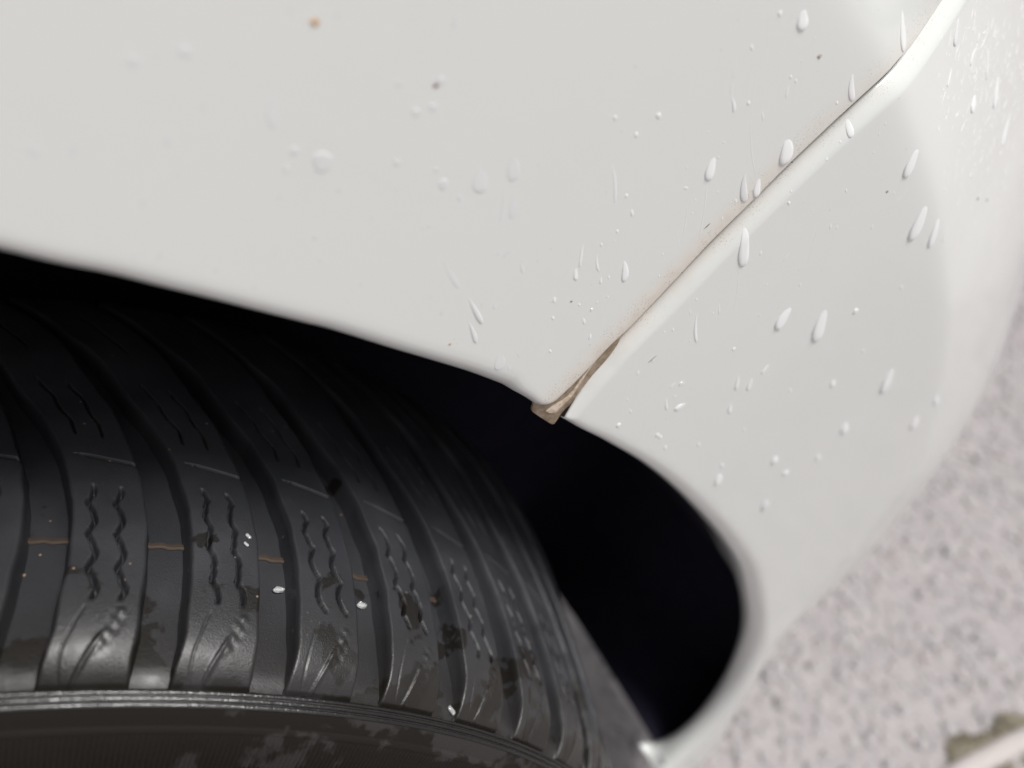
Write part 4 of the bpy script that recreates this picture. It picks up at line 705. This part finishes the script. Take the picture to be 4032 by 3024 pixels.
def drop_obj(name, geo, label, group=None, mat=None):
    V, F = geo; c = V.mean(0)
    o = mesh_obj(name, V-c, F, mat or WATER); o.location = c
    bm = bmesh.new(); bm.from_mesh(o.data); bmesh.ops.remove_doubles(bm, verts=bm.verts, dist=1e-7); bmesh.ops.recalc_face_normals(bm, faces=bm.faces); bm.to_mesh(o.data); bm.free()
    tag(o, label, 'water drop', group); return o
for r in BIG:
    drop_obj('water_drop', drop_geo(r[0:2], r[2:4], r[4]*(1.22 if r[0] > 90 else 1.), hk=(.035 if r[0] < 30 else .13) if r[4] > 2 else .17), r[5], 'larger rain drops on the car', THIN if r[0] < 30 or any(k in r[5] for k in ('faint', 'dim')) else WATER)
def zone_label(r, panelname):
    s, z = (r[0]+r[2])/2, (r[1]+r[3])/2; L = math.hypot(r[2]-r[0], r[3]-r[1])
    shape = 'elongated' if L > 1.6*r[4] else 'round'
    size = 'tiny' if r[4] < .9 else 'small'
    if panelname == 'fender':
        where = 'on the blurred left fender' if s < 8 else ('on the upper fender' if z > -105 else ('on the fender near the arch lip' if z < -150 and s < 45 else 'on the middle fender'))
    else:
        where = 'on the bumper under the seam' if s < 120 else ('low on the bumper' if z < -330 else ('between seam and crease' if z > -200 else 'on the middle bumper side'))
    return '%s %s water drop %s' % (size, shape, where)
ORD = 'first second third fourth fifth sixth seventh eighth ninth tenth eleventh twelfth thirteenth fourteenth fifteenth sixteenth seventeenth eighteenth nineteenth twentieth'.split()
ORD += ['twenty-'+w for w in ORD[:9]]+['thirtieth']
def place_drops(rows, pn):
    by = {}
    for r in rows: by.setdefault(zone_label(r, pn), []).append(r)
    for lab, rs in by.items():
        rs.sort(key=lambda r: r[0]+r[2])
        for i, r in enumerate(rs):
            l2 = lab if len(rs) == 1 else lab+', '+ORD[i]+' from left'
            drop_obj('water_drop', drop_geo(r[0:2], r[2:4], r[4], hk=.05 if r[0] < 12 else .15), l2, 'small rain drops on the '+pn, THIN if r[0] < 12 else WATER)
place_drops(FENDER_DROPS, 'fender'); place_drops(BUMPER_DROPS, 'bumper')
TRAILS.sort(key=lambda r: r[0]); cnt = {}
for r in TRAILS:
    side = near([(r[0]/1000, r[1]/1000)], SEAMLINE)[2][0]
    pn = 'bumper' if side > 0 else 'fender'; cnt[pn] = cnt.get(pn, -1)+1
    drop_obj('water_trail', drop_geo(r[0:2], r[2:4], r[4], True, hk=.15), 'thin straight water trail running down the %s, %s from the left' % (pn, ORD[cnt[pn]]), 'water trails on the paint')
Vs, Fs, b = [], [], 0
for r in SPRAY:
    V, F = drop_geo(r[0:2], r[2:4], r[4]); Vs.append(V); Fs += [tuple(b+i for i in f) for f in F]; b += len(V)
o = mesh_obj('water_spray', np.vstack(Vs), Fs, WATER); tag(o, 'dense spray of tiny slanting rain drops on the upper front face of the bumper', 'water drops', kind='stuff')
bm = bmesh.new(); bm.from_mesh(o.data); bmesh.ops.recalc_face_normals(bm, faces=bm.faces); bm.to_mesh(o.data); bm.free()
# beads on the tread, their glint painted in as white diffuse (arc, w, length, width in mm, lift of the surface radius)
BEADS = [(187.5, 46.5, 2.2, 5.0, .3200, 'white glinting bead of water in the third tread channel'), (225, 46.5, 2.6, 5.0, .3200, 'white glinting bead of water in the fourth tread channel'),
 (250.7, 31, 4, 5, .3195, 'forked glinting bead of water in the fifth tread channel'), (268, 8, 4, 2.6, .319, 'glinting bead at the shoulder end of the sixth tread channel'),
 (318, 10, 8.5, 3.4, .319, 'long glinting bead on the tyre shoulder towards the ground'), (338, 42, 3.4, 3.2, .3215, 'round glinting bead on the far curve of the tread'),
 (171.5, 62, 2.6, 1.6, .3298, 'upper of two pale beads side by side on a tread block'), (170.8, 58, 2.2, 1.4, .3298, 'lower of two pale beads side by side on a tread block')]
for arc, w, ln, wd, r_, lab in BEADS:
    nu, nv = 14, 10; U = np.linspace(0, math.pi, nu); A = np.linspace(0, 2*math.pi, nv, endpoint=False); V = []
    for u in U: V.append(cyl((arc+wd/2*math.sin(u)*np.cos(A)+.25*ln*math.sin(2*u))/1000, (w-ln/2*math.cos(u)+.16*wd*math.sin(u)*np.cos(A)+.09*wd*np.sin(3*A+u))/1000, r_+.0004+min(wd, ln)/2000*.7*math.sin(u)*np.sin(A)))
    V = np.vstack(V)@np.array([TW, TA, [0, 0, 1]])+WCW; c = V.mean(0)
    o = mesh_obj('water_bead', V-c, grid_faces(nu, nv, close_v=True), TBEAD); o.location = c; tag(o, lab, 'water drop', 'water beads on the tyre')
    bm = bmesh.new(); bm.from_mesh(o.data); bmesh.ops.recalc_face_normals(bm, faces=bm.faces); bm.to_mesh(o.data); bm.free()

# dirt grains stuck on the paint
mats_ = {}
for s_, z_, w_, lab, col in SPECKS:
    if col not in mats_: mats_[col] = simple('dirt_grain', col, .8)
    X, N = panel_point([(s_/1000, z_/1000)]); n_ = Vector(N[0]); q = n_.to_track_quat('Z', 'Y')
    bm = bmesh.new(); bmesh.ops.create_icosphere(bm, subdivisions=2, radius=w_/2000)
    long_ = 'smear' in lab or 'hair' in lab
    for v in bm.verts:
        k = 1+.35*math.sin(v.co.x*9000/w_+w_*7)*math.cos(v.co.y*7000/w_+2)
        v.co = Vector((v.co.x*k*(1.1 if not long_ else 1.5), v.co.y*k*(.8 if not long_ else .22), v.co.z*(.35 if not long_ else .06)))
        if long_: v.co.rotate(Matrix.Rotation(.6, 3, 'Z'))
    me = bpy.data.meshes.new('dirt_speck'); bm.to_mesh(me); bm.free(); me.materials.append(mats_[col])
    o = bpy.data.objects.new('dirt_speck', me); sc.collection.objects.link(o); o.location = X[0]; o.rotation_mode = 'QUATERNION'; o.rotation_quaternion = q
    tag(o, lab, 'dirt speck', 'dirt specks on the paint')
